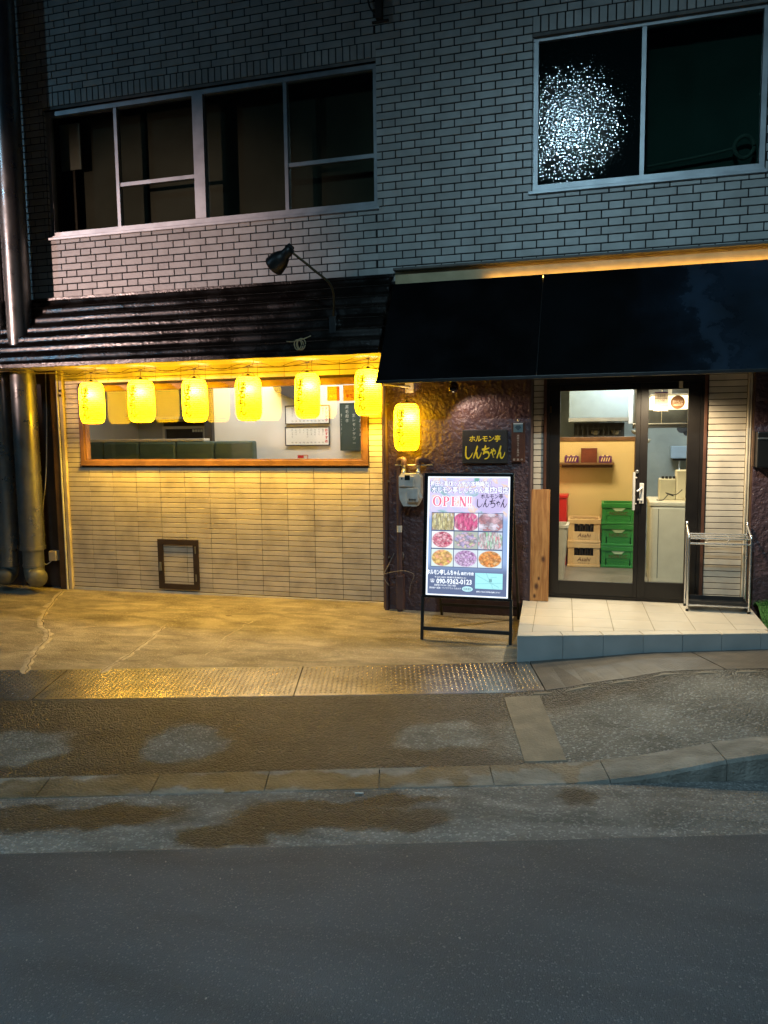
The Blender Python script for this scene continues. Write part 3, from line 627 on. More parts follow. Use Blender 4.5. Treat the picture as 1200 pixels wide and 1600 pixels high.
MB().prism([(-.645,2.095),(.0,2.095),(.0,2.99),(-.03,2.99)],-1.893-o.x,-1.880-o.x,Matrix(((0,1,0,0),(1,0,0,-o.y),(0,0,1,-o.z),(0,0,0,1)))).build('end_cap',sign_black,sb)
MB().bbox(-1.9-o.x,3.4-o.x,-.668-o.y,-.650-o.y,2.058-o.z,2.085-o.z,.003).build('bottom_edge',black_m,sb)
# lit strip along the top of the signboard
ls=thing('light_strip','glowing amber light strip along the top of the black signboard','light strip',(.6,-.02,3.0))
MB().bbox(-1.895-o.x,3.4-o.x,-.014-o.y,-.004-o.y,2.96-o.z,3.104-o.z,.003).build('fascia_band',mat('amber_cover',(.62,.50,.28),(.52,.41,.22),rough=.5,coord='World'),ls)
MB().tube([(-1.05-o.x,-.056-o.y,2.968-o.z),(3.4-o.x,-.056-o.y,2.968-o.z)],.007,8).build('led_tube',mat('amber_led',(.6,.42,.16),rough=.5,emis=(1.0,.52,.07),estr=24),ls)
MB().bbox(-1.90-o.x,3.4-o.x,-.075-o.y,-.004-o.y,3.106-o.z,3.128-o.z,.003).build('capping',mat('capping_grey',(.18,.17,.15),(.12,.11,.10),rough=.6,coord='World'),ls)
# ================================================================== TEXT
def text_polys(body,size,bold=0.0,shear=0.0,align='CENTER',spacing=1.0):
    cu=bpy.data.curves.new('t','FONT'); cu.body=body; cu.size=size; cu.align_x=align; cu.align_y='CENTER'; cu.offset=bold*size; cu.shear=shear; cu.space_character=spacing; cu.resolution_u=2
    ob=bpy.data.objects.new('t',cu); COL.objects.link(ob); dg=bpy.context.evaluated_depsgraph_get()
    me=bpy.data.meshes.new_from_object(ob.evaluated_get(dg)); vs=[v.co.copy() for v in me.vertices]; fs=[tuple(p.vertices) for p in me.polygons]
    bpy.data.objects.remove(ob); bpy.data.curves.remove(cu); bpy.data.meshes.remove(me); return vs,fs
def text(body,size,name,m_,parent,x,y,z,bold=0,shear=0,align='CENTER',spacing=1.0,fit=None,fn=None,height=None):
    """letters standing in the x-z plane facing -y"""
    vs,fs=text_polys(body,size,bold,shear,align,spacing)
    if not vs: return None
    sx=1
    if fit:
        w0=max(v.x for v in vs)-min(v.x for v in vs); sx=fit/w0 if w0>0 else 1
    cz=(max(v.y for v in vs)+min(v.y for v in vs))/2
    hs=1
    if height: hs=height/max(1e-6,(max(v.y for v in vs)-min(v.y for v in vs)))
    out=[Vector((x+v.x*sx,y,z+(v.y-cz)*hs)) for v in vs]
    if fn: out=[fn(p) for p in out]
    mb=MB().add(out,fs); return mb.build(name,m_,parent,recalc=False)
KANA={'し':[[(.22,.98),(.17,.55),(.20,.18),(.42,.03),(.70,.14),(.98,.48)]],
'ん':[[(.55,1.0),(.34,.55),(.06,.02)],[(.08,.05),(.28,.42),(.46,.46),(.50,.16),(.66,.06),(.84,.22),(1.0,.52)]],
'ち':[[(.06,.72),(.45,.74),(.92,.84)],[(.50,1.02),(.36,.68),(.20,.36)],[(.20,.36),(.48,.52),(.80,.48),(.88,.26),(.68,.06),(.34,.0)]],
'ゃ':[[(.05,.42),(.40,.60),(.76,.66),(.90,.48),(.70,.32)],[(.52,.86),(.62,.68)],[(.24,.78),(.40,.40),(.55,.02)]]}
def brush(word,x,z,w_,h,m_,parent,y,name='lettering',thick=.12):
    mb=MB(); n=len(word); wid=[1.0 if c!='ゃ' else .72 for c in word]; tot=sum(wid); cx=x-w_/2; k=0
    for c,wd in zip(word,wid):
        cw=w_*wd/tot
        for st in KANA[c]:
            pts=smooth_path([Vector((p[0],p[1],0)) for p in st],6); L=len(pts); vs=[]
            for i,p in enumerate(pts):
                q=pts[min(i+1,L-1)]-pts[max(i-1,0)]; nn=Vector((-q.y,q.x,0)).normalized(); t=i/(L-1); ww=thick*(.62+.55*math.sin(math.pi*min(1,t*1.15+.12))) if t<.96 else thick*.35
                for s in (-1,1):
                    v=p+nn*ww*s*.62; vs.append((cx+v.x*cw*1.02,y-.0004*k,z+(v.y-.5)*h*(1 if c!='ゃ' else .86)))
            k+=1; mb.add(vs,[(2*i,2*i+1,2*i+3,2*i+2) for i in range(L-1)])
        cx+=cw
    return mb.build(name,m_,parent,recalc=False)
# ================================================================== LANTERNS
def lantern_paper():
    M=bpy.data.materials.new('lantern_paper'); M.use_nodes=True; nt=M.node_tree; N=nt.nodes; L=nt.links; N.clear()
    t=N.new('ShaderNodeBsdfTranslucent'); t.inputs[0].default_value=(.95,.75,.06,1)
    df=N.new('ShaderNodeBsdfDiffuse'); df.inputs[0].default_value=(.75,.55,.05,1)
    e=N.new('ShaderNodeEmission'); e.inputs[0].default_value=(1.0,.59,.0016,1); e.inputs[1].default_value=8.0
    a1=N.new('ShaderNodeMixShader'); a1.inputs[0].default_value=.35; L.new(t.outputs[0],a1.inputs[1]); L.new(df.outputs[0],a1.inputs[2])
    a=N.new('ShaderNodeAddShader'); o=N.new('ShaderNodeOutputMaterial'); L.new(a1.outputs[0],a.inputs[0]); L.new(e.outputs[0],a.inputs[1]); L.new(a.outputs[0],o.inputs[0]); return M
paper_m=lantern_paper(); ink_m=mat('lantern_ink',(.03,.02,.0),rough=.8,emis=(1.0,.72,.0),estr=.42)
rim_m=mat('lantern_rim',(.28,.12,.02),rough=.5)
LR,LH=.118,.415
def lant_r(z):   # z from -LH/2..LH/2
    t=abs(z)/(LH/2); r=LR*(1-.04*t*t)
    if t>.72: s=(t-.72)/.28; r=LR*(.98-.04)*(.60+.40*math.sqrt(max(0,1-s*s)))+.0
    return r
pr_=[]
NR=22
for i in range(NR*4+1):
    z=-LH/2+LH*i/(NR*4); pr_.append((lant_r(z)-.0016*(1-math.cos(2*math.pi*i/4))*.5*2,z))
paper_me=MB().lathe(pr_,36,cap=False).mesh('paper',paper_m)
ring_mes=[]
for s in (1,-1):
    zz=s*LH/2; ring=MB(); ring_mes.append(ring); ring.lathe([(.060,zz-.004),(.072,zz-.004),(.072,zz+.007),(.060,zz+.007),(.060,zz-.004)],30,cap=False)
ring_me,ring_me2=[r_.mesh('rim',rim_m) for r_ in ring_mes]
hook=MB().tube(smooth_path([(.070,0,LH/2+.002),(.045,0,LH/2+.035),(0,0,LH/2+.045),(-.045,0,LH/2+.035),(-.070,0,LH/2+.002)],4),.0018,6)
hook.tube([(0,0,LH/2+.044),(.004,0,LH/2+.075),(0,0,LH/2+.10)],.003,6); hook.lathe([(.014,LH/2-.05),(.016,LH/2-.02),(.016,LH/2+.02),(.006,LH/2+.03)],12); hook_me=hook.mesh('hanger',black_m)
bulb_me=MB().lathe([(.006,.13),(.016,.115),(.026,.085),(.029,.06),(.022,.036),(.004,.027)],16).mesh('bulb',mat('bulb_glass',(.9,.85,.7),rough=.2,emis=(1,.8,.45),estr=9))
lv=[]; lf=[]
for i,c in enumerate('ほるもん'):
    vs,fs=text_polys(c,.088,.045); n0=len(lv)
    for v in vs:
        z=.135-i*.080+v.y-.025; th=(v.x)/(LR)+0; r=lant_r(z)+.0016; lv.append((r*math.sin(th),-r*math.cos(th),z))
    lf+=[tuple(a+n0 for a in f) for f in fs]
letter_me=MB().add(lv,lf).mesh('lettering',ink_m)
ribs=MB()
for i in range(1,NR):
    zz=-LH/2+LH*i/NR; rr_=lant_r(zz)+.0006; ribs.tube([(rr_*math.cos(a),rr_*math.sin(a),zz) for a in fr(0,2*math.pi,30)],.0016,4,cap=False)
rib_me=ribs.mesh('rib_wires',mat('lantern_rib',(.3,.2,.01),rough=.8,emis=(1.0,.74,.0),estr=.75))
seam=MB()
for th in (R(12),):
    vs=[]
    for i in range(41):
        z=-LH/2*.96+LH*.96*i/40; r=lant_r(z)+.0012
        for dth in (-.014,.014): vs.append((r*math.sin(th+dth),-r*math.cos(th+dth),z))
    seam.add(vs,[(2*i,2*i+1,2*i+3,2*i+2) for i in range(40)])
seam_me=seam.mesh('seam',mat('lantern_seam',(.5,.35,.02),rough=.8,emis=(1.0,.75,.0),estr=1.0))
LANT=[(144,630),(221,627),(304.5,626),(388.5,623),(480.5,618.5),(575.5,613.5)]
ordn=['leftmost yellow paper lantern under the awning, nearest the ducts','second yellow paper lantern from the left under the awning','third yellow paper lantern from the left under the awning','fourth yellow paper lantern from the left under the awning','fifth yellow paper lantern from the left, overlapping the white menu boards','rightmost yellow lantern of the row under the awning, by the purple wall']
hooks=[]
def make_lantern(c,label,rz,size=1.0,grp='yellow paper lanterns',down=78):
    rz+=math.atan2(-c.x,c.y+7)-R(8)
    L_=thing('paper_lantern',label,'lantern',c,rz,grp)
    for me,nm in ((paper_me,'paper'),(ring_me,'top_rim'),(ring_me2,'bottom_rim'),(hook_me,'hanger'),(bulb_me,'bulb'),(rib_me,'rib_wires'),(letter_me,'lettering'),(seam_me,'seam')):
        ch=link(nm,me,L_,'stuff' if nm=='rib_wires' else None)
    L_.scale=(size,size,1.0)
    pl_=bpy.data.lights.new('lantern_bulb_light','POINT'); pl_.energy=4.5; pl_.color=(1.0,.9,.75); pl_.shadow_soft_size=.028
    po=bpy.data.objects.new('lantern_light',pl_); COL.objects.link(po); po.parent=L_; po.location=Matrix.Rotation(-rz,3,'Z')@Vector((.036,-.066,.085))
    ds_=bpy.data.lights.new('lantern_added_spot','SPOT'); ds_.energy=down; ds_.color=(1.0,.57,.055); ds_.spot_size=R(150); ds_.spot_blend=.7; ds_.shadow_soft_size=.09  # extra spot added at the open bottom to brighten the apron
    do=bpy.data.objects.new('lantern_light',ds_); COL.objects.link(do); do.parent=L_; do.location=(0,0,-LH/2+.012)
    return L_
for i,(px,py) in enumerate(LANT):
    c=W(px,py,-.20); make_lantern(c,ordn[i],R([-26,-34,-28,-22,-30,-24][i]),[1.06,1.12,1.06,1.08,1.02,1.08][i]); hooks.append(c+Vector((0,0,LH/2+.10)))
cR=W(635.5,667.5,-.34); make_lantern(cR,'single yellow paper lantern hanging beside the gas meter on the purple wall',R(-22),.98,down=9)
# cord the row hangs from
mb=MB(); pts=[(-5.56,-.1,2.29)]
for a,b in zip([Vector((-5.56,-.1,2.29))]+hooks,hooks+[Vector((-1.99,-.25,2.33))]):
    mb.tube([a.lerp(b,t)+Vector((0,0,.03*(-4*t*(1-t)) + (.0))) for t in fr(0,1,8)],.0028,6)
    mb.tube([a.lerp(b,t)+Vector((0,-.006,.022*math.sin(t*9))) for t in fr(0,1,10)],.0022,6)
for h in hooks:
    mb.tube([h+Vector((.05,0,.0)),h+Vector((.06,.0,.05)),h+Vector((.052,.01,2.337-h.z))],.002,6)
    mb.tube([h+Vector((-.02,0,-.004)),h,h+Vector((.022,0,.006))],.006,6)
tag(mb.build('hanging_string',mat('cord_black',(.03,.02,.01),rough=.6)),'thin dark cord strung under the awning to hold the lanterns','string')
# bracket arm of the single lantern
mb=MB(); a=W(598,600,-.62); b=W(640,611,-.26); a.z=2.075; b.z=2.0
mb.tube([(a.x,a.y,2.06),(b.x,b.y,b.z+.045)],.011,8); mb.bbox(b.x-.05,b.x+.03,-.225,-.20,b.z+.0,2.09,.004); mb.tube([(cR.x,cR.y,cR.z+LH/2+.09),(cR.x,cR.y-.02,2.055)],.003,6)
tag(mb.build('lantern_bracket',cream_trim_m),'pale metal bracket arm above the single lantern on the purple wall','bracket')
# ================================================================== FITTINGS ON THE FRONT
# arm lamp over the awning
p0=W(521,500,-.36); p1=W(519,450,-.52); p2=W(488,420,-.60); p3=W(452,391,-.66)
al=thing('sign_lamp','black arm lamp reaching up from the corrugated awning','lamp',p0); L=lambda v:Vector(v)-p0
MB().tube(smooth_path([L(p0+Vector((0,.05,-.03))),L(p0),L(p1),L(p2),L(p3)],5),.011,8).build('arm',mat('arm_bronze',(.08,.06,.03),rough=.35,metal=.6),al)
MB().bbox(-.03,.03,-.03,.06,-.12,.03,.006).build('clamp',black_m,al)
ax=(W(424,420,-.60)-W(447,396,-.66)).normalized(); hd=W(452,391,-.66)
Mh=Matrix.Translation(L(hd))@ax.to_track_quat('Z','Y').to_matrix().to_4x4()
hh=MB().lathe([(.012,-.03),(.040,-.02),(.045,.03),(.045,.06),(.058,.075),(.083,.13),(.092,.20),(.092,.215),(.086,.215),(.084,.20),(.05,.09),(.004,.088)],24,Mh,cap=False); hh.build('lamp_head',black_m,al)
MB().lathe([(.062,.16),(.03,.175),(.004,.178)],18,Mh).build('bulb',mat('unlit_bulb',(.35,.33,.28),rough=.25),al)
MB().tube([L(hd)+Vector((-.03,0,.02)),L(hd)+Vector((.0,0,.045)),L(hd)+Vector((.035,0,.01))],.016,8).build('knuckle',black_m,al)
# coil of wire on the awning
c=W(470,539,-.50); mb=MB()
for r,dx,dz in ((.045,-.02,0),(.05,.015,.004),(.042,.0,-.004)): mb.tube([c+Vector((dx+r*.75*math.cos(t),-.02+.008*math.sin(2*t),dz+r*math.sin(t))) for t in fr(0,2*math.pi*.97,20)],.0045,6)
mb.tube(smooth_path([c+Vector((-.13,-.01,.035)),c+Vector((-.07,-.02,.03)),c+Vector((.02,-.02,.045)),c+Vector((.10,-.005,.075))],5),.004,6)
tag(mb.build('wire_coil',mat('wire_beige',(.45,.38,.22),rough=.5)),'small coil of beige wire hung on the awning edge','wire')
# pipe stub high on the bricks
c=W(592,0,-.04); mb=MB().bbox(c.x-.03,c.x+.03,-.07,-.002,c.z-.16,c.z+.6,.006).tube([(c.x-.07,-.02,c.z-.17),(c.x+.08,-.02,c.z-.17)],.012,8).tube(smooth_path([(c.x-.03,-.04,c.z-.12),(c.x-.10,-.03,c.z),(c.x-.11,-.02,c.z+.3)],5),.008,6)
tag(mb.build('wall_bracket',mat('rusty_bracket',(.06,.045,.035),(.03,.022,.018),rough=.7,coord='World')),'rusty pipe bracket at the top of the white brick wall','bracket')
# ducts
def duct(x,y,r,ztop,zbot,label,elbow,drop=None):
    t=thing('duct',label,'duct',(x,y,zbot),0,'galvanised ducts at the left end')
    MB().tube([(0,0,.35),(0,0,ztop-zbot)],r,28,cap=False).build('pipe',galv_m,t)
    z=.5
    while z<ztop-zbot: 
        MB().tube([(0,0,z-.006),(0,0,z+.006)],r+.003,28,cap=True).build('seam_ring',galv_m,t); z+=.145 if z<2.2 else .9
    MB().tube([(0,0,.0+.16),(0,0,.37)],r*.86,24).build('lower_sleeve',galv_m,t); MB().tube([(0,0,.345),(0,0,.385)],r+.006,28).build('clamp_ring',galv_m,t); MB().tube([(0,0,.17),(0,0,.19)],r*.9,28).build('clamp_ring',galv_m,t)
    pts=[]
    for a in fr(0,R(80),8): pts.append(Vector((elbow.x*(.09*(1-math.cos(a))),elbow.y*(.09*(1-math.cos(a))),.16-.10*math.sin(a))))
    e=pts[-1]; pts.append(e+Vector((elbow.x*.06,elbow.y*.06,-.006)))
    dv=(pts[-1]-pts[-2]).normalized(); base_=pts[-1]; rs_=[r*.84]*len(pts)
    for a in (.35,.6,.8,.93,.99): pts.append(base_+dv*r*.5*a); rs_.append(r*.84*math.sqrt(1-a*a*.98))
    MB().tube(pts,r*.84,20,rs=rs_).build('elbow',mat('duct_elbow',(.20,.20,.17),(.14,.14,.12),rough=.55,metal=.5,coord='World'),t)
duct(-5.885,-.205,.124,6.5,.10,'thick galvanised duct rising past the awning beside the dark bay',Vector((.8,-.6,0)))
duct(-6.205,-.20,.108,6.5,.10,'thinner galvanised duct at the far left edge, behind the thick duct',Vector((.3,-.9,0)))
# socket box with lead
c=W(89,868,.03); sbx=thing('socket_box','small cream socket box low on the dark bay wall','socket box',c)
MB().bbox(-.05,.04,-.07,.015,-.05,.06,.008).build('box',cream_trim_m,sbx); MB().bbox(-.06,-.045,-.06,.01,-.055,.045,.004).build('lid',cream_trim_m,sbx)
mb=MB().tube(smooth_path([c+Vector((-.03,-.05,-.05)),c+Vector((-.10,-.06,-.09)),c+Vector((-.17,-.03,-.02)),W(67,800,.02),W(72,740,.02),W(73,660,.02),W(71,582,.02)],8),.006,6)
tag(mb.build('power_lead',white_plastic_m),'thin white lead running down the dark bay to the socket box','cable')
c1=W(0,576,-.46)
mb=MB().tube(smooth_path([(-6.6,-.4,2.30),W(10,580,-.42),W(60,583,-.25),W(100,582,-.1)],6),.005,6).tube(smooth_path([W(96,583,-.06),W(130,580,-.15),W(165,568,-.48)],5),.0035,6)
tag(mb.build('awning_cable',mat('wire_beige',(1,1,1))),'loose pale cable under the left end of the awning','cable')
mb=MB(); c=W(93,618,-.05)
for dz in (0,.05): mb.lathe([(.004,0),(.014,.004),(.012,.018),(.004,.022)],12,Matrix.Translation((c.x,-.032,c.z+dz))@Matrix.Rotation(R(90),4,'X'))
tag(mb.build('knob_insulator',black_m),'pair of small black knobs at the top of the brown post','insulator')
# gas meter
gm=thing('gas_meter','white gas meter with paper tag on the purple wall beside the lightbox sign','gas meter',W(641,792,-.29)); o=Vector(gm.location)
def gx(px): return W(px,760,-.34).x-o.x
def gz(py): return W(640,py,-.34).z-o.z
xa,xb=gx(623.5),gx(657.5)
poly=[]
z0,z1=gz(791),gz(740)
for x,z in ((xa+.04,z0),(xb-.04,z0),(xb-.008,z0+.06),(xb,z0+.12),(xb,z1-.03),(xb-.02,z1),(xa+.02,z1),(xa,z1-.03),(xa,z0+.12),(xa+.008,z0+.06)): poly.append((x,z))
MB().prism(poly,-.06,.04).build('body',white_plastic_m,gm)
MB().bbox(xa+.005,xb-.055,-.085,-.062,z1-.115,z1-.02,.006).build('index_panel',white_plastic_m,gm)
MB().box(gx(634),gx(642),-.088,-.0855,gz(750),gz(742)).build('display',mat('meter_display',(.02,.022,.02),rough=.2),gm)
MB().box(gx(628.5),gx(630.5),-.088,-.0855,gz(749),gz(746)).build('seal',black_m,gm)
MB().bbox(gx(637),gx(655),-.098,-.062,gz(784),gz(762),.008).build('shutoff_cover',white_plastic_m,gm)
for q in range(3): MB().lathe([(.012,0),(.012,.004),(.009,.004),(.009,0)],12,Matrix.Translation((gx(642)+q*.024,-.0985,gz(780)))@Matrix.Rotation(R(90),4,'X')).build('dial',grey_plastic_m,gm)
MB().prism([(gx(655),gz(764)),(gx(662),gz(777)),(gx(658),gz(778)),(gx(653.5),gz(768))],-.075,-.070).build('paper_tag',mat('paper_tag',(.75,.74,.70),rough=.7),gm)
for px in (629,651.5): MB().lathe([(.022,0),(.022,.03),(.016,.034),(.016,.07),(.024,.075),(.024,.10)],14,Matrix.Translation((gx(px),-.0,z1-.004))).build('union_nut',galv_m,gm)
pp=mat('purple_pipe',(.10,.06,.062),(.07,.04,.045),rough=.45,coord='World')
zt=gz(722)+o.z; xa_,xb_=gx(629)+o.x,gx(651.5)+o.x; yy=-.29
gp=thing('gas_pipe','purple painted gas pipe climbing from the ground to the gas meter','pipe',(gx(620)+o.x,-.25,.02)); o2=Vector(gp.location)
xg=gx(619.5)+o.x
MB().tube([Vector(p)-o2 for p in ((xg,-.25,-.02),(xg,-.25,zt-.04))],.024,12).build('riser',pp,gp)
MB().tube([Vector(p)-o2 for p in smooth_path([(xg,-.25,zt-.05),(xg,-.255,zt),(xg+.03,-.27,zt+.02),(xa_,yy,zt+.015),(xa_,yy,zt-.03)],4)],.027,12).build('top_bend',pp,gp)
MB().tube([Vector(p)-o2 for p in smooth_path([(xb_,yy,zt-.03),(xb_,yy,zt+.015),(xb_+.03,yy,zt+.022),(xb_+.055,-.26,zt+.01),(xb_+.058,-.19,zt+.0)],4)],.027,12).build('outlet_bend',pp,gp)
MB().tube([Vector((xg-.03,-.275,zt-.03))-o2,Vector((xb_+.13,-.275,zt-.03))-o2],.006,8).build('tie_bar',galv_m,gp)
zz=W(619,826,-.25).z; MB().tube([Vector((xg,-.25,zz-.03))-o2,Vector((xg,-.25,zz+.03))-o2],.0255,12).build('white_sticker',white_plastic_m,gp)
MB().bbox(-.034,.034,-.03,.05,-.0,.32,.01).build('base_sleeve',pp,gp)
dp=thing('drain_pipe','thin dark drain pipe at the left edge of the purple wall','pipe',(-1.945,-.235,.0))
MB().tube([(0,0,-.02),(0,0,2.06)],.022,12).build('pipe',pp,dp)
for z in (W(608,752,-.23).z,.5,1.9): MB().bbox(-.03,.03,-.01,.03,z-.008,z+.008,.003).build('pipe_clip',galv_m,dp)
mb=MB().tube(smooth_path([W(616,864,-.235),W(606,885,-.27),W(600,897,-.29),W(601,905,-.3),W(608,915,-.3)],5),.0038,6).tube(smooth_path([W(600,897,-.29),W(618,893,-.30),W(632,892,-.30),W(646,897,-.27),W(645,906,-.27),W(641,915,-.25),W(640,930,-.25)],5),.0035,6).tube(smooth_path([W(626,860,-.21),W(630,866,-.24),W(629,875,-.22)],4),.006,6)
tag(mb.build('loose_cable',mat('cable_grey',(.20,.17,.15),rough=.5)),'loose grey cable looped around the foot of the gas pipe','cable')
# dome spot under the signboard
c=W(708,607,-.42); ds=thing('spot_lamp','small shiny dark spot lamp under the signboard above the shop plaque','lamp',(c.x,c.y,2.09)); zz=c.z-2.09
MB().lathe([(.03,.0),(.03,-.02),(.012,-.024),(.012,zz+.05)],16,cap=False).build('stem',black_m,ds)
MB().lathe([(.010,zz+.055),(.032,zz+.045),(.042,zz+.015),(.042,zz-.015),(.032,zz-.03),(.030,zz-.022),(.004,zz-.015)],20,cap=False).build('lamp_head',mat('dark_chrome',(.10,.08,.085),rough=.12,metal=1),ds)
MB().lathe([(.028,zz-.024),(.004,zz-.030)],16).build('bulb',mat('spot_bulb',(.9,.85,.75),emis=(1,.8,.55),estr=2.5),ds)
lamp('spot_lamp_light','SPOT',(c.x,c.y,c.z-.05),9,(1.0,.72,.55),target=(c.x+.35,-.2,1.35),spot_size=R(118),spot_blend=.5,shadow_soft_size=.025)
# plaques
def plaque(c0,c1,Y,name,label,m_,th=.02):
    a=W(*c0,Y); b=W(*c1,Y); x0,x1,z0,z1=a.x,b.x,b.z,a.z
    t=thing(name,label,'sign',((x0+x1)/2,Y,(z0+z1)/2)); w_,h=x1-x0,z1-z0
    MB().bbox(-w_/2,w_/2,0,th,-h/2,h/2,.004).build('board',m_,t); return t,w_,h
t,w_,h=plaque((722,672),(792.5,724),-.236,'shop_plaque','black plaque with yellow brush lettering above the lightbox sign',mat('plaque_black',(.018,.018,.018),(.026,.026,.026),rough=.5,scale=20))
yel=mat('plaque_yellow',(.85,.68,.03),rough=.5)
text('ホルモン亭',.062,'lettering',yel,t,.0,-.002,h*.24,bold=.022,shear=.12,fit=w_*.70,height=.058)
brush('しんちゃん',-.0,-h*.17,w_*.90,.115,yel,t,-.002)
t,w_,h=plaque((799,660),(820,722),-.232,'name_board','narrow brown wooden board with small vertical lettering beside the black plaque',mat('name_board_wood',(.085,.032,.018),(.06,.022,.012),rough=.45,scale=14),.018)
MB().box(-w_*.34,w_*.34,-.003,-.0005,h*.5-.085,h*.5-.008).build('crest_label',mat('crest_blue',(.09,.16,.19),rough=.5),t)
MB().box(-w_*.34,w_*.34,-.0045,-.003,h*.5-.016,h*.5-.008).build('crest_band',mat('crest_white',(.6,.62,.6),rough=.5),t)
mb=MB(); 
for s in (-1,1): mb.prism([(0,h*.5-.07),(s*.028,h*.5-.045),(s*.012,h*.5-.025),(0,h*.5-.03)],-.0055,-.0035)
mb.build('crest_mark',mat('crest_dark',(.03,.06,.08),rough=.5),t)
pale=mat('pale_letter',(.55,.48,.42),rough=.5)
for i,ch in enumerate('焼肉ホルモン専門店'): text(ch,.020,'lettering',pale,t,.0,-.0035,h*.5-.115-i*.021)
for i,ch in enumerate('営業中'): text(ch,.021,'lettering',pale,t,(i-1)*.033,-.0035,-h*.5+.022)
MB().lathe([(.004,0),(.012,.004),(.012,.012),(.004,.016)],12,Matrix.Translation((0,-.0,h*.5+.018))@Matrix.Rotation(R(90),4,'X')).build('hanging_screw',chrome_m,t)
# ================================================================== LIGHTBOX A-BOARD
FB=Vector((-1.070,-1.014,0)); gz0=zap(-1.07,-1.014)
ab=thing('lightbox_sign','glowing standing menu lightbox on black folding legs beside the entrance step','lightbox',(FB.x,FB.y,gz0))
HW=.358; TILT=math.atan2(.165,1.335)
Mt=Matrix.Rotation(-TILT,4,'X')      # front frame leans back
ZT_=1.345
pz1=ZT_; pz0=.355
mb=MB(); 
mb.bbox(-HW-.005,HW+.005,-.018,.022,pz1-.018,pz1+.012,.008,Mt); mb.bbox(-HW-.005,HW+.005,-.018,.022,pz0-.014,pz0+.010,.006,Mt)
mb.bbox(-HW-.005,-HW+.026,-.018,.022,pz0,pz1,.006,Mt); mb.bbox(HW-.026,HW+.005,-.018,.022,pz0,pz1,.006,Mt)
mb.build('frame',mat('gloss_black_frame',(.012,.012,.013),rough=.22,coat=.3),ab)
MB().box(-HW+.01,HW-.01,.012,.03,pz0,pz1,Mt).build('back_panel',black_m,ab)
for s in (-1,1):
    MB().bbox(s*HW-.012,s*HW+.012,-.012,.014,-.004,pz0,.003,Mt).build('leg',black_m,ab)
MB().bbox(-HW,HW,-.010,.012,.075,.105,.003,Mt).build('crossbar',black_m,ab)
top=Mt@Vector((0,.03,ZT_-.03)); rear=Vector((0,.735,.028))
for s in (-1,1):
    a=Vector((s*(HW-.015),top.y,top.z)); b=Vector((s*(HW-.015)-.0,rear.y,.012)); dirv=(b-a); Ln=dirv.length
    Mr=Matrix.Translation(a)@dirv.to_track_quat('-Z','Y').to_matrix().to_4x4()
    MB().bbox(-.011,.011,-.011,.011,-Ln,0,.003,Mr).build('leg',black_m,ab)
a=rear; MB().bbox(-HW+.02,HW-.02,.66,.68,.13,.155,.003).build('crossbar',black_m,ab)
# poster (flat print, lit from behind)
GX=HW-.026; PW=2*GX; PH=(pz1-.018)-(pz0+.010); PZ0=pz0+.010
pos=bpy.data.objects.new('poster',None)
def poster_mat():
    M=bpy.data.materials.new('poster_print'); M.use_nodes=True; nt=M.node_tree; N=nt.nodes; L=nt.links; b=N['Principled BSDF']
    tc=N.new('ShaderNodeTexCoord'); sep=N.new('ShaderNodeSeparateXYZ'); L.new(tc.outputs['Object'],sep.inputs[0])
    mp=N.new('ShaderNodeMapping'); mp.inputs[3].default_value=(1,1,1.6); mp.inputs[2].default_value=(0,.7,0); L.new(tc.outputs['Object'],mp.inputs[0])
    nz=N.new('ShaderNodeTexNoise'); nz.inputs['Scale'].default_value=7; nz.inputs['Detail'].default_value=2; nz.inputs['Distortion'].default_value=1.2; L.new(mp.outputs[0],nz.inputs['Vector'])
    cr=N.new('ShaderNodeValToRGB'); e=cr.color_ramp; e.elements[0].position=.30; e.elements[0].color=(.18,.42,.35,1); e.elements[1].position=.72; e.elements[1].color=(.80,.82,.95,1)
    for p,c in ((.40,(.55,.62,.85,1)),(.48,(.72,.60,.85,1)),(.56,(.66,.66,.92,1)),(.62,(.85,.62,.50,1))): q=e.elements.new(p); q.color=c
    L.new(nz.outputs[0],cr.inputs[0])
    mr=N.new('ShaderNodeMapRange'); mr.interpolation_type='SMOOTHSTEP'; mr.inputs[1].default_value=PZ0+PH*.62; mr.inputs[2].default_value=PZ0+PH*.70; L.new(sep.outputs['Z'],mr.inputs[0])
    low=N.new('ShaderNodeMix'); low.data_type='RGBA'; low.inputs[6].default_value=(.13,.17,.30,1); low.inputs[7].default_value=(.30,.44,.72,1)
    m2=N.new('ShaderNodeMapRange'); m2.interpolation_type='SMOOTHSTEP'; m2.inputs[1].default_value=PZ0+PH*.17; m2.inputs[2].default_value=PZ0+PH*.30; L.new(sep.outputs['Z'],m2.inputs[0]); L.new(m2.outputs[0],low.inputs[0])
    mx=N.new('ShaderNodeMix'); mx.data_type='RGBA'; L.new(mr.outputs[0],mx.inputs[0]); L.new(low.outputs[2],mx.inputs[6]); L.new(cr.outputs[0],mx.inputs[7])
    L.new(mx.outputs[2],b.inputs['Emission Color']); b.inputs['Emission Strength'].default_value=1.15; b.inputs['Base Color'].default_value=(.05,.05,.06,1); b.inputs['Roughness'].default_value=.12; return M
def pq(x0,x1,z0,z1,y,name,m_,parent=None):
    q=[Vector((x0,y,z0)),Vector((x1,y,z0)),Vector((x1,y,z1)),Vector((x0,y,z1))]
    return MB().add([Mt@v for v in q],[(0,1,2,3)]).build(name,m_,parent or ab,recalc=False)
pm=poster_mat()
poster=MB().box(-GX,GX,-.006,.008,PZ0,PZ0+PH).build('poster',pm,ab); poster.matrix_local=Mt
def fx(px): return -GX+PW*(px-130)/(1065-130)      # positions read off a 1200x1553 enlargement
def fz(py): return PZ0+PH*(1-(py-105)/(1445-105))
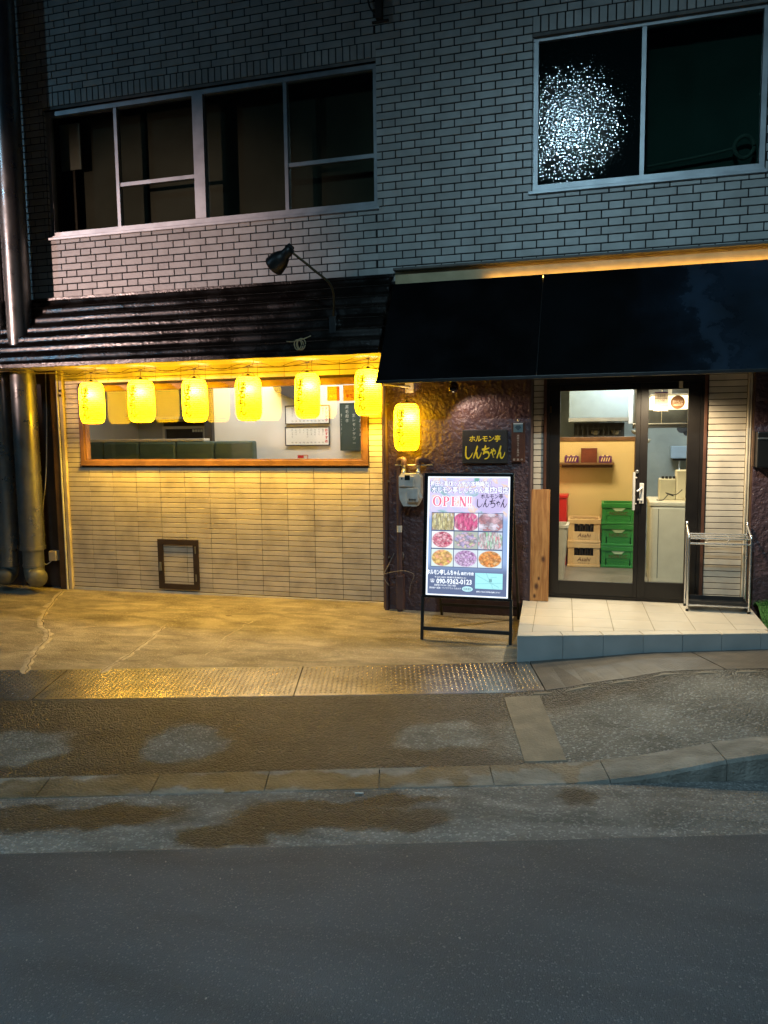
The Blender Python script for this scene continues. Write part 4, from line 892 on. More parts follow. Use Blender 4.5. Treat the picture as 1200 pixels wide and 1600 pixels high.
PE=lambda n,c,s=1.0: emit('print_'+n,c,s)
wh=PE('white',(.92,.96,1.0),1.25); 
def ppart(x0,x1,y0,y1,y,name,m_): 
    q=[Vector((x0,y,y0)),Vector((x1,y,y0)),Vector((x1,y,y1)),Vector((x0,y,y1))]
    return MB().add(q,[(0,1,2,3)]).build(name,m_,poster,recalc=False)
for a in ((-GX,GX,PZ0,PZ0+.010),(-GX,GX,PZ0+PH-.010,PZ0+PH),(-GX,-GX+.012,PZ0+.010,PZ0+PH-.010),(GX-.012,GX,PZ0+.010,PZ0+PH-.010)): ppart(a[0],a[1],a[2],a[3],-.0066,'white_margin',wh)
# dark lower band is the print itself; nine food pictures
def food(name,bgc,c1,c2,c3,mode,sc):
    M=bpy.data.materials.new('food_'+name); M.use_nodes=True; nt=M.node_tree; N=nt.nodes; L=nt.links; b=N['Principled BSDF']
    tc=N.new('ShaderNodeTexCoord'); gen=tc.outputs['Generated']
    mp=N.new('ShaderNodeMapping'); mp.inputs[1].default_value=(-.5,0,-.5); L.new(gen,mp.inputs[0])
    v=N.new('ShaderNodeTexVoronoi'); v.inputs['Scale'].default_value=sc; 
    rot=N.new('ShaderNodeMapping'); rot.inputs[2].default_value=(0,{'stripe':.7,'rows':.25,'pack':.4}.get(mode,0),0); rot.inputs[3].default_value=(1,1,1) if mode in('heap','round') else ((3,1,.7) if mode!='pack' else (.6,1,.6)); L.new(mp.outputs[0],rot.inputs[0]); nd=N.new('ShaderNodeTexNoise'); nd.inputs['Scale'].default_value=9; L.new(mp.outputs[0],nd.inputs['Vector']); wm=N.new('ShaderNodeVectorMath'); wm.operation='MULTIPLY_ADD'; wm.inputs[1].default_value=(.22,.22,.22); L.new(nd.outputs['Color'],wm.inputs[0]); L.new(rot.outputs[0],wm.inputs[2]); L.new(wm.outputs[0],v.inputs['Vector'])
    cr=N.new('ShaderNodeValToRGB'); e=cr.color_ramp; e.elements[0].color=(*c1,1); e.elements[1].color=(*c3,1); q=e.elements.new(.5); q.color=(*c2,1)
    sp=N.new('ShaderNodeSeparateColor'); L.new(v.outputs['Color'],sp.inputs[0]); L.new(sp.outputs[1],cr.inputs[0])
    # shade by cell distance = the drawn outline of each piece in the picture
    dk=N.new('ShaderNodeMapRange'); dk.inputs[1].default_value=.1; dk.inputs[2].default_value=.8; dk.inputs[3].default_value=1.15; dk.inputs[4].default_value=.45; L.new(v.outputs['Distance'],dk.inputs[0])
    ml=N.new('ShaderNodeMix'); ml.data_type='RGBA'; ml.blend_type='MULTIPLY'; ml.inputs[0].default_value=1; L.new(cr.outputs[0],ml.inputs[6]); L.new(dk.outputs[0],ml.inputs[7])
    ln=N.new('ShaderNodeVectorMath'); ln.operation='LENGTH'; L.new(mp.outputs[0],ln.inputs[0])
    # flatten y
    f=N.new('ShaderNodeMapping'); f.inputs[3].default_value=(1,0,1.0 if mode!='stripe' else .9); L.new(mp.outputs[0],f.inputs[0]); L.new(f.outputs[0],ln.inputs[0])
    rad=.50 if mode in('round','heap') else .60
    mr=N.new('ShaderNodeMapRange'); mr.inputs[1].default_value=rad; mr.inputs[2].default_value=rad-.05; L.new(ln.outputs['Value'],mr.inputs[0])
    mx=N.new('ShaderNodeMix'); mx.data_type='RGBA'; mx.inputs[6].default_value=(*bgc,1); L.new(mr.outputs[0],mx.inputs[0]); L.new(ml.outputs[2],mx.inputs[7])
    L.new(mx.outputs[2],b.inputs['Emission Color']); b.inputs['Emission Strength'].default_value=1.15; b.inputs['Base Color'].default_value=(.04,.04,.04,1); b.inputs['Roughness'].default_value=.15; return M
FOOD=[('gyoza',(.45,.30,.22),(.80,.78,.45),(.62,.52,.25),(.90,.90,.80),'stripe',5),('slices',(.85,.88,.90),(.85,.22,.42),(.70,.12,.28),(.95,.60,.72),'rows',4),('packs',(.55,.58,.72),(.75,.78,.92),(.70,.30,.32),(.55,.58,.80),'pack',5),
 ('fan',(.88,.92,.95),(.85,.20,.30),(.92,.55,.62),(.60,.08,.16),'round',9),('mix',(.45,.50,.45),(.80,.55,.62),(.45,.42,.70),(.72,.75,.45),'heap',7),('salad',(.62,.68,.80),(.35,.65,.42),(.85,.82,.88),(.75,.35,.38),'rows',5),
 ('yukhoe',(.72,.85,.80),(.95,.55,.20),(.92,.66,.22),(.90,.35,.28),'heap',6),('tripe',(.70,.78,.85),(.68,.42,.75),(.80,.62,.88),(.45,.22,.50),'heap',11),('fried',(.70,.84,.90),(.95,.45,.14),(.80,.28,.08),(.98,.62,.30),'round',7)]
colx=[(185,437),(446,715),(722,990)]; rowy=[(516,708),(722,912),(926,1118)]
for i,(n_,*r) in enumerate(FOOD):
    (a,b),(c_,d_)=colx[i%3],rowy[i//3]; f=ppart(fx(a),fx(b),fz(d_),fz(c_),-.0068,'food_picture',food(n_,*r))
ppart(fx(178),fx(997),fz(1126),fz(508),-.0064,'picture_backing',PE('navy',(.10,.13,.24),1.0))
dk=PE('dark',(.055,.04,.075),1.0); pk=PE('pink',(.90,.20,.30),1.0); lv_=PE('violet',(.20,.12,.34),1.0)
def ptxt(body,cx_,cy_,wpx,hpx,m_,bold=.02,y=-.0072,outline=None,shear=0):
    f=PW*wpx/935; hh=PH*hpx/1340
    if outline: text(body,.05,'lettering_outline',outline,poster,fx(cx_),y+.0002,fz(cy_),bold=bold+.045,fit=f*1.02,height=hh*1.12,shear=shear)
    text(body,.05,'lettering',m_,poster,fx(cx_),y,fz(cy_),bold=bold,fit=f,height=hh,shear=shear)
ptxt('梅田と高槻で人気の本格焼肉！',520,185,690,62,wh,.01,outline=lv_)
ptxt('ホルモン亭しんちゃん高槻2号店',610,255,870,78,wh,.015,outline=lv_)
def serif(m_,y,grow,name):
    mb=MB(); k=0
    W_=lambda x:fx(190+x); Z_=lambda z:fz(440-z)
    def bar(x0,z0,x1,z1):
        nonlocal k; k+=1; q=y-.00002*k; g=grow; mb.quad((W_(x0-g),q,Z_(z0-g)),(W_(x1+g),q,Z_(z0-g)),(W_(x1+g),q,Z_(z1+g)),(W_(x0-g),q,Z_(z1+g)))
    def ring(cx_,cz_,ro,so_,ri,si,a0,a1):
        nonlocal k; k+=1; q=y-.00002*k; vs=[]; 
        for a in fr(R(a0),R(a1),28): vs+=[(W_(cx_+(ro+grow)*math.cos(a)),q,Z_(cz_+(so_+grow)*math.sin(a))),(W_(cx_+max(2,ri-grow)*math.cos(a)),q,Z_(cz_+max(2,si-grow)*math.sin(a)))]
        mb.add(vs,[(2*i,2*i+1,2*i+3,2*i+2) for i in range(28)])
    ring(50,56,52,58,27,49,0,360)
    def stem(x,w_=22,h=110): bar(x,0,x+w_,h); bar(x-10,0,x+w_+10,8); bar(x-10,h-8,x+w_+10,h)
    stem(125); ring(147,80,46,32,22,23,-90,90)
    stem(222); bar(240,102,284,110); bar(240,0,288,8); bar(240,52,272,60); bar(276,88,284,110); bar(280,0,288,24)
    stem(312,11); stem(372,11); k+=1; q=y-.00002*k; g=grow; mb.quad((W_(306-g),q,Z_(112+g)),(W_(332+g),q,Z_(112+g)),(W_(386+g),q,Z_(-2-g)),(W_(360-g),q,Z_(-2-g)))
    for x in (402,430): bar(x,32,x+15,112); bar(x+1,0,x+14,16)
    mb.build(name,m_,poster,recalc=False)
serif(wh,-.0072,6,'lettering_outline'); serif(pk,-.0078,0,'lettering')
# speech-bubble panel behind the logo
ell=[(fx(855+185*math.cos(t)),fz(385+130*math.sin(t))) for t in fr(0,2*math.pi,28)[:-1]]
MB().add([(x,-.0069,z) for x,z in ell],[tuple(range(len(ell)))]).build('logo_panel',PE('lilac',(.62,.52,.80),1.0),poster,recalc=False)
ptxt('ホルモン亭',865,322,250,58,dk,.02,y=-.0074); brush('しんちゃん',fx(862),fz(400),PW*345/935,PH*95/1340,dk,poster,-.0074,thick=.10)
ptxt('ホルモン亭しんちゃん',330,1185,385,62,wh,.03); ptxt('高槻2号店',605,1192,145,36,wh,.02)
ptxt('〒569-0803 高槻市高槻町2-01',410,1240,360,20,wh,.0); ptxt('☎',203,1282,55,42,wh,.0); ptxt('090-9362-0123',455,1285,405,56,wh,.02)
ptxt('営業時間 17:00-24:00   定休日 火曜日',352,1330,250,22,wh,.0); ptxt('焼肉食べ放題・テイクアウトできます',352,1362,365,22,wh,.0)
el=[(fx(608+62*math.cos(t)),fz(1362+30*math.sin(t))) for t in fr(0,2*math.pi,24)[:-1]]
MB().add([(x,-.0070,z) for x,z in el],[tuple(range(24))]).build('oval_badge',PE('teal',(.55,.88,.92),1.0),poster,recalc=False); ptxt('駐車場有',608,1362,85,24,dk,.0,y=-.0078)
ppart(fx(695),fx(1003),fz(1352),fz(1178),-.0070,'map_panel',PE('aqua',(.42,.86,.88),1.0))
mb=MB()
for (a,b,c_,d_,w_) in ((705,1200,960,1330,.0025),(820,1180,900,1350,.0022),(700,1300,1000,1280,.002),(860,1230,940,1215,.002)):
    p,q=Vector((fx(a),-.0073,fz(b))),Vector((fx(c_),-.0073,fz(d_))); n_=Vector((-(q-p).z,0,(q-p).x)).normalized()*w_*.6; mb.quad(p-n_,q-n_,q+n_,p+n_)
mb.box(fx(850),fx(885),-.0077,-.0074,fz(1275),fz(1240)); mb.build('map_lines',PE('map_grey',(.20,.42,.45),1.0),poster,recalc=False)
ptxt('高槻駅より徒歩5分 駐車場は店舗裏にあります',845,1386,270,18,wh,.0)
# ================================================================== ENTRANCE STEP
st=thing('entrance_step','low entrance step with cream tiled top and blue-grey tiled riser','step',(.27,-.6,0)); so=Vector((.27,-.6,0))
sa=Vector((-.700,-.205)); sb_=Vector((-.616,-1.407)); sc_=Vector((1.178,-.898)); sd=Vector((1.172,-.08)); ZS=.148
core=[(-.648,.02),(-.648,-.20),(sa.x+.01,sa.y),(sb_.x+.010,sb_.y+.012),(sc_.x-.01,sc_.y+.012),(sd.x,sd.y),(1.14,-.06),(1.14,.02)]
mb=MB(); n=len(core); vs=[Vector((x,y,-.25))-so for x,y in core]+[Vector((x,y,ZS-.003))-so for x,y in core]
mb.add(vs,[tuple(range(n))[::-1],tuple(range(n,2*n))]+[(i,(i+1)%n,(i+1)%n+n,i+n) for i in range(n)]); mb.build('core',mat('step_grout',(.30,.26,.20),(.22,.19,.15),rough=.8,coord='World'),st)
top_m=mat('step_tile_cream',(.66,.62,.54),(.56,.52,.44),rough=.32,scale=3,coord='World',rand=.05,bump=.0006,bscale=40)
face_m=mat('step_tile_face',(.42,.45,.45),(.34,.37,.37),rough=.35,scale=4,coord='World',rand=.05)
# riser tiles along the angled front
fl=(sc_-sb_).length; fd=(sc_-sb_)/fl; fn=Vector((fd.y,-fd.x)); s=0; TL=.283
def facepx(px): p=G(px,1000,.05); return (Vector((p.x,p.y))-sb_).dot(fd)
cuts=[0]+[facepx(x) for x in (869,930,991,1051,1111,1171)]+[fl]
for a,b in zip(cuts,cuts[1:]):
    M=Matrix(((fd.x,fn.x*-1,0,0),(fd.y,fn.y*-1,0,0),(0,0,1,0),(0,0,0,1))); M.translation=Vector((sb_.x,sb_.y,0))-so
    MB().bbox(a+.0015,b-.0015,-.0,.012,-.22,ZS-.009,.0015,M).build('riser_tile',face_m,st)
# nosing row + top tiles, laid square to the door
def clip_poly(poly,inside):
    out=[]
    for i in range(len(poly)):
        a,b=poly[i],poly[(i+1)%len(poly)]; ia,ib=inside(a),inside(b)
        if ia>=0: out.append(a)
        if (ia>=0)!=(ib>=0): t=ia/(ia-ib); out.append(a+(b-a)*t)
    return out
def clipline(poly,p,dv):   # keep left side of p->dv
    n_=Vector((-dv.y,dv.x)); return clip_poly(poly,lambda q:(q-p).dot(n_))
def slab(poly,name,m_,z0=ZS-.008,z1=ZS):
    if len(poly)<3: return
    c=sum(poly,Vector((0,0)))/len(poly); ins=[p+(c-p).normalized()*.0022 for p in poly]; n=len(poly)
    if max((p-c).length for p in poly)<.02: return
    vs=[(p.x-so.x,p.y-so.y,z0) for p in poly]+[(p.x-so.x,p.y-so.y,z1-.0015) for p in ins]+[(p.x-so.x+(c-p).normalized().x*.002,p.y-so.y+(c-p).normalized().y*.002,z1) for p in ins]
    fs=[tuple(range(2*n,3*n))]
    for k in (0,1): fs+=[(k*n+i,k*n+(i+1)%n,(k+1)*n+(i+1)%n,(k+1)*n+i) for i in range(n)]
    MB().add(vs,fs).build(name,m_,st)
wn=.105
for a,b in zip(cuts,cuts[1:]):
    p=[sb_+fd*(a+.001)+fn*.002,sb_+fd*(b-.001)+fn*.002,sb_+fd*(b-.001)-fn*wn,sb_+fd*(a+.001)-fn*wn]
    p=clipline(p,sb_+Vector((.0,0)),(sa-sb_)*-1); slab(p,'nosing_tile',top_m)
ja=R(3.0); ex=Vector((math.cos(ja),math.sin(ja))); ey=Vector((-math.sin(ja),math.cos(ja)))
j0=G(958,981,ZS); j0=Vector((j0.x,j0.y)); TX,TY=.298,.298
for i in range(-4,5):
    for j in range(-3,7):
        q0=j0+ex*(i*TX)+ey*(j*TY*.98-.30); p=[q0+ex*.001+ey*.001,q0+ex*(TX-.001)+ey*.001,q0+ex*(TX-.001)+ey*(TY*.98-.001),q0+ex*.001+ey*(TY*.98-.001)]
        p=clipline(p,sb_-fn*(wn+.003),fd)
        if len(p)>2: p=clipline(p,sb_,(sa-sb_)*-1)
        if len(p)>2: p=clipline(p,sc_,sd-sc_)
        if len(p)>2: p=clipline(p,Vector((2,-.015)),Vector((-1,0)))
        # not under the stucco corner
        if len(p)>2:
            c=sum(p,Vector((0,0)))/len(p)
            if c.x<-.648 and c.y>-.205: continue
            p=clip_poly(p,lambda q:q.x+.72)
        if len(p)>2: slab(p,'top_tile',top_m)
# plank
pk0=W(829.5,767,-.16); 
plk=thing('wooden_plank','knotty bare wooden plank leaning beside the entrance door','plank',(-.565,-.17,ZS))
def plank_mat():
    M=mat('plank_wood',(.50,.24,.075),(.36,.155,.045),rough=.55,scale=3,bump=.0008,bscale=60); N=M.node_tree.nodes; L=M.node_tree.links; b=N['Principled BSDF']
    tc=N.new('ShaderNodeTexCoord'); mp=N.new('ShaderNodeMapping'); mp.inputs[3].default_value=(26,26,1.3); L.new(tc.outputs['Object'],mp.inputs[0])
    w_=N.new('ShaderNodeTexNoise'); w_.inputs['Scale'].default_value=1.6; w_.inputs['Detail'].default_value=5; w_.inputs['Distortion'].default_value=.6; L.new(mp.outputs[0],w_.inputs['Vector'])
    cr=N.new('ShaderNodeValToRGB'); cr.color_ramp.elements[0].position=.35; cr.color_ramp.elements[0].color=(.56,.28,.09,1); cr.color_ramp.elements[1].position=.68; cr.color_ramp.elements[1].color=(.33,.135,.035,1); L.new(w_.outputs[0],cr.inputs[0])
    old=cr.outputs[0]
    for x,z,r in ((.035,.37,.020),(-.02,.13,.022),(-.035,.045,.014),(.0,.20,.012)):
        m1=N.new('ShaderNodeMapping'); m1.vector_type='TEXTURE'; m1.inputs[1].default_value=(x,0,z); m1.inputs[3].default_value=(r,1e4,r*1.6); L.new(tc.outputs['Object'],m1.inputs[0])
        ln=N.new('ShaderNodeVectorMath'); ln.operation='LENGTH'; L.new(m1.outputs[0],ln.inputs[0]); mr=N.new('ShaderNodeMapRange'); mr.inputs[1].default_value=1.2; mr.inputs[2].default_value=.4; L.new(ln.outputs['Value'],mr.inputs[0])
        mx=N.new('ShaderNodeMix'); mx.data_type='RGBA'; mx.inputs[7].default_value=(.10,.035,.012,1); L.new(mr.outputs[0],mx.inputs[0]); L.new(old,mx.inputs[6]); old=mx.outputs[2]
    L.new(old,b.inputs['Base Color']); return M
Mp=Matrix.Rotation(R(-6.5),4,'X')
MB().bbox(-.083,.083,-.03,.0,.0,.985,.003,Mp).build('board',plank_mat(),plk)
# umbrella stand
us=thing('umbrella_stand','chrome umbrella stand with black drip tray on the entrance step','umbrella stand',(.885,-.17,ZS))
X0,X1,Y0,Y1=-.232,.235,-.125,.075; zt=.60
for x in (X0,X1):
    pts=[(x,Y0,.012),(x,Y0,zt-.0),(x,Y0+.01,zt+.015),(x,Y0+.03,zt+.03),(x,Y1-.03,zt+.085),(x,Y1-.01,zt+.09),(x,Y1,zt+.075),(x,Y1,.012)]
    MB().tube(smooth_path(pts,4),.0095,10).build('side_loop',chrome_m,us)
    for y in (Y0,Y1): MB().lathe([(.0115,0),(.0125,.006),(.0115,.02)],12,Matrix.Translation((x,y,0))).build('rubber_foot',black_m,us)
for y,z in ((Y0,zt-.035),(Y0+.06,zt+.0),(Y1-.07,zt+.01),(Y1,zt+.02)): MB().tube([(X0,y,z),(X1,y,z)],.008,10).build('top_rail',chrome_m,us)
for x in (-.08,.08): MB().tube(smooth_path([(x-.03,Y0,zt-.035),(x,Y0+.06,zt+.0),(x-.01,Y1,zt+.02)],4),.004,8).build('divider',chrome_m,us)
tr=MB().box(X0+.012,X1-.012,Y0+.012,Y1-.012,.058,.064)
tr.bbox(X0+.01,X1-.01,Y0+.008,Y0+.016,.058,.085,.002).bbox(X0+.01,X1-.01,Y1-.016,Y1-.008,.058,.10,.002).bbox(X0+.008,X0+.016,Y0+.014,Y1-.014,.058,.09,.002).bbox(X1-.016,X1-.008,Y0+.014,Y1-.014,.058,.09,.002)
tr.build('drip_tray',mat('tray_black',(.018,.018,.019),rough=.5),us)
for y in (Y0,): MB().tube([(X0,y,.052),(X1,y,.052)],.006,8).build('bottom_rail',chrome_m,us)
# letter box
c=W(1182,675,-.14); mbx=thing('letter_box','black letter box on the purple wall at the right edge','letter box',(c.x,-.075,W(1182,730,-.14).z)); hh=c.z-W(1182,730,-.14).z
MB().bbox(.0,.36,-.13,0,0,hh,.008).build('box',mat('letterbox_black',(.012,.012,.013),rough=.3),mbx)
MB().bbox(-.022,-.002,-.02,0,0,hh+.01,.004).build('side_bracket',mat('brown_post',(1,1,1)),mbx)
MB().bbox(.0,.36,-.137,-.131,hh*.80,hh*.84,.001).build('slot_flap',chrome_m,mbx); MB().bbox(.10,.2,-.137,-.131,hh*.5,hh*.56,.003).build('name_slot',grey_plastic_m,mbx)
# artificial grass at the right end
gmat=mat('fake_grass',(.05,.17,.035),(.03,.10,.02),rough=.6,scale=30)
ag=thing('grass_mat','folded green artificial grass mat beside the entrance step','mat',(1.325,-.36,.095)); mb=MB(); rnd=random.Random(4)
sh_=MB(); vs=[]
for i in range(13):
    for j in range(9):
        x=-.14+.6*i/12; y=-.55+.95*j/8; z=.045+.10*math.exp(-((y-.12-.1*x)/.16)**2)*(1-.3*i/12)+.01*math.sin(9*x+5*y); vs.append((x,y,z))
sh_.add(vs,[(i*9+j,(i+1)*9+j,(i+1)*9+j+1,i*9+j+1) for i in range(12) for j in range(8)],True).build('mat_sheet',gmat,ag)
for _ in range(5200):
    i=rnd.random()*12; j=rnd.random()*8; x=-.14+.6*i/12; y=-.55+.95*j/8; z=.045+.10*math.exp(-((y-.12-.1*x)/.16)**2)*(1-.3*i/12)+.01*math.sin(9*x+5*y)
    a=rnd.uniform(0,6.28); l=rnd.uniform(.018,.035); t=Vector((rnd.gauss(0,.012),rnd.gauss(-.004,.012),l)); d_=Vector((math.cos(a),math.sin(a),0))*.0018
    p=Vector((x,y,z)); mb.add([p-d_,p+d_,p+t],[(0,1,2)])
mb.build('blades',gmat,ag,kind='stuff',recalc=False)
# litter at the kerb
c=G(561,1236,-.185); uu,ww=uw(c.x,c.y)
tag(MB().tube([(c.x-.022,c.y-.004,zroad(uu)+.008),(c.x+.022,c.y+.006,zroad(uu)+.008)],.0055,8).build('cigarette_end',white_plastic_m),'white cigarette end lying in the road by the kerb','litter')
rnd=random.Random(11); pb=MB()
for _ in range(260):
    u_=rnd.uniform(-4.5,2.2); w_=rnd.gauss(2.05,.25) if rnd.random()<.7 else rnd.uniform(1.75,3.6)
    if w_<1.74: continue
    x,y=xy(u_,w_); r=rnd.uniform(.0025,.0065) ; z=zroad(u_)+.012*(w_-1.7)+(.006 if w_>2.26 else .001)
    M=Matrix.Translation((x,y,z))@Euler((rnd.random()*6,rnd.random()*6,rnd.random()*6)).to_matrix().to_4x4()
    pb.add([M@(Vector(v)*r) for v in ((1,0,0),(-1,.2,0),(0,1.2,0),(0,-.9,.1),(0,0,.8),(.1,0,-.8))],[(0,2,4),(2,1,4),(1,3,4),(3,0,4),(2,0,5),(1,2,5),(3,1,5),(0,3,5)])
o=pb.build('road_grit',mat('grit_stone',(.40,.39,.36),(.2,.2,.18),rough=.8,scale=40,coord='World'),None,kind='stuff'); tag(o,'scattered pale grit stones along the road edge','grit')
# ================================================================== INSIDE THE DINING ROOM
bench=thing('bench_seat','long green upholstered bench back seen through the dining window','bench',(-4.2,1.45,.3))
bx0,bx1=-6.6,W(397,700,1.45).x; zt=W(300,687,1.42).z-.3; grn=mat('green_leatherette',(.075,.115,.095),(.06,.092,.075),rough=.42,scale=6,coord='World')
x=bx1; 
while x>bx0:
    a=max(x-.52,bx0); MB().bbox(a+4.2+.004,x+4.2-.004,-.03,.10,zt-.34,zt-.02,.03).build('back_cushion',grn,bench); MB().bbox(a+4.2+.004,x+4.2-.004,-.035,.095,.45,zt-.345,.03).build('back_cushion',grn,bench); x-=.52
MB().bbox(bx0+4.2,W(320,700,1.45).x+4.2,-.02,.13,zt-.018,zt+.012,.005).build('top_cap',mat('cap_beige',(.55,.50,.42),rough=.5),bench)
MB().bbox(bx0+4.2,bx1+4.2,-.5,-.04,.0,.42,.02).build('seat',grn,bench)
def framed(c0,c1,Y,name,label,cat_,fm,pm_,fw=.010,grp=None):
    a=W(*c0,Y); b=W(*c1,Y); t=thing(name,label,cat_,((a.x+b.x)/2,Y,(a.z+b.z)/2),0,grp); w_,h=(b.x-a.x),(a.z-b.z)
    mb=MB(); mb.box(-w_/2,w_/2,0,.012,-h/2,-h/2+fw); mb.box(-w_/2,w_/2,0,.012,h/2-fw,h/2); mb.box(-w_/2,-w_/2+fw,0,.012,-h/2+fw,h/2-fw); mb.box(w_/2-fw,w_/2,0,.012,-h/2+fw,h/2-fw); mb.build('frame',fm,t)
    MB().box(-w_/2+fw,w_/2-fw,.004,.011,-h/2+fw,h/2-fw).build('sheet',pm_,t); return t,w_,h
paper=mat('menu_paper',(.78,.77,.74),rough=.7); ink=mat('menu_ink',(.03,.03,.035),rough=.7); red=mat('menu_red',(.55,.03,.03),rough=.6); navy=mat('menu_frame',(.03,.03,.05),rough=.4)
rnd=random.Random(21)
MENU=['塩タン','ハラミ','カルビ','ロース','ホルモン','ミノ','ハツ','レバー','センマイ']
for c0,c1,lab,hd in (((445,634),(515,662),'upper white framed menu sheet behind the fifth lantern','ドリンク'),((445,667),(515,696),'lower white framed menu sheet with red heading','おすすめ')):
    t,w_,h=framed(c0,c1,1.83,'menu_board',lab,'menu',navy,paper,grp='menu boards on the dining room wall')
    for i,wd in enumerate(MENU):
        x=w_*.5-.085-i*(w_-.13)/9
        for k,ch in enumerate(wd): text(ch,.026,'lettering',ink,t,x,.0035,h*.5-.04-k*.028)
        text('円',.022,'lettering',ink,t,x,.0035,-h*.5+.035)
    for k,ch in enumerate(hd): text(ch,.042,'lettering',red,t,w_*.5-.04,.0035,h*.5-.045-k*.045,bold=.03)
bd=mat('blackboard_green',(.035,.06,.055),(.05,.075,.07),rough=.7,scale=5); chalk=mat('chalk',(.55,.58,.55),rough=.9)
t,w_,h=framed((530.5,630),(569,704),1.80,'blackboard','green chalkboard with handwritten menu at the right of the dining window','blackboard',bd,bd)
for i,wd in enumerate(['本日のおすすめ','生レモンサワー','黒毛和牛','特上ハラミ']):
    for k,ch in enumerate(wd): text(ch,.046,'lettering',chalk,t,w_*.36-i*.085,.0033,h*.42-k*.055-(.1 if i%2 else 0),shear=.15)
t,w_,h=framed((465,711),(481,718.5),1.82,'notice_card','small red and white card on the white wall above the window sill','card',red,paper,.004)
MB().box(-w_*.45,w_*.1,-.002,-.0005,-h*.1,h*.40).build('red_block',red,t)
# two coloured slips hanging near the right end of the window
for c0,c1,lab,cc in (((511,604),(530,626),'orange price slip hanging beside the fifth lantern',(.75,.22,.04)),((536,602),(556,626),'yellow price slip hanging beside the rightmost lantern',(.80,.48,.05))):
    t,w_,h=framed(c0,c1,.30,'price_slip',lab,'price slip',mat('slip_'+lab[:3],cc,rough=.7),mat('slip_'+lab[:3],cc),.004,'price slips in the dining window')
    text('生ビール',.03,'lettering',red if cc[1]>.3 else mat('slip_yellow',(.85,.6,.1),rough=.6),t,0,-.001,.02,fit=w_*.7); text('半額',.04,'lettering',red if cc[1]>.3 else mat('slip_yellow',(1,1,1)),t,0,-.001,-.03,bold=.02)
# dark loft boards, serving hatch and steel canopy at the back of the room
c=W(470,610,1.7); tag(MB().add([tuple(v) for v in (W(425,602,1.75),W(470,602,1.75),W(472,630,1.75),W(430,612,1.75),W(425,602,1.82),W(470,602,1.82),W(472,630,1.82),W(430,612,1.82))],[(0,1,2,3),(7,6,5,4),(0,4,5,1),(1,5,6,2),(2,6,7,3),(3,7,4,0)]).build('dark_bulkhead',dark_ceil),'dark slanting bulkhead under the ceiling of the dining room','bulkhead')
hp=thing('serving_hatch','white framed serving hatch with louvres at the back of the dining room','serving hatch',W(290,670,3.45)); o=Vector(hp.location)
a=W(254,654,3.45)-o; b=W(322,686,3.45)-o
mb=MB(); mb.box(a.x,b.x,-.02,.03,a.z-.05,a.z).box(a.x,b.x,-.02,.03,a.z-.16,a.z-.12).box(a.x,a.x+.04,-.019,.03,b.z,a.z-.16).box(b.x-.04,b.x,-.019,.03,b.z,a.z-.16); mb.build('frame',int_wall,hp)
MB().box(a.x,b.x,.02,.04,b.z,a.z-.05).build('dark_opening',dark_ceil,hp)
for i in range(14): x=a.x+.5+i*.045; MB().box(x,x+.03,-.0,.015,a.z-.21,a.z-.17).build('louvre',paper,hp)
for px0,px1,py0,py1 in ((140,232,604,650),(236,318,604,650)):
    a=W(px0,py0,3.2); b=W(px1,py1,3.2); t=thing('steel_canopy','grey steel extractor canopy at the back left of the dining room' if px0<200 else 'grey steel extractor canopy behind the third lantern','canopy',((a.x+b.x)/2,3.2,b.z),0,'extractor canopies')
    w_=b.x-a.x; h=a.z-b.z+.4; MB().add([(-w_/2,0,0),(w_/2,0,0),(w_/2,.25,0),(-w_/2,.25,0),(-w_/2+.08,.08,h),(w_/2-.08,.08,h),(w_/2-.08,.25,h),(-w_/2+.08,.25,h)],[(0,3,2,1),(4,5,6,7),(0,1,5,4),(1,2,6,5),(2,3,7,6),(3,0,4,7)]).build('hood',mat('brushed_steel',(.50,.52,.53),(.42,.44,.45),rough=.35,metal=.8,coord='World'),t); MB().bbox(-w_/2-.01,w_/2+.01,-.015,.25,-.04,.0,.004).build('rim',chrome_m,t)
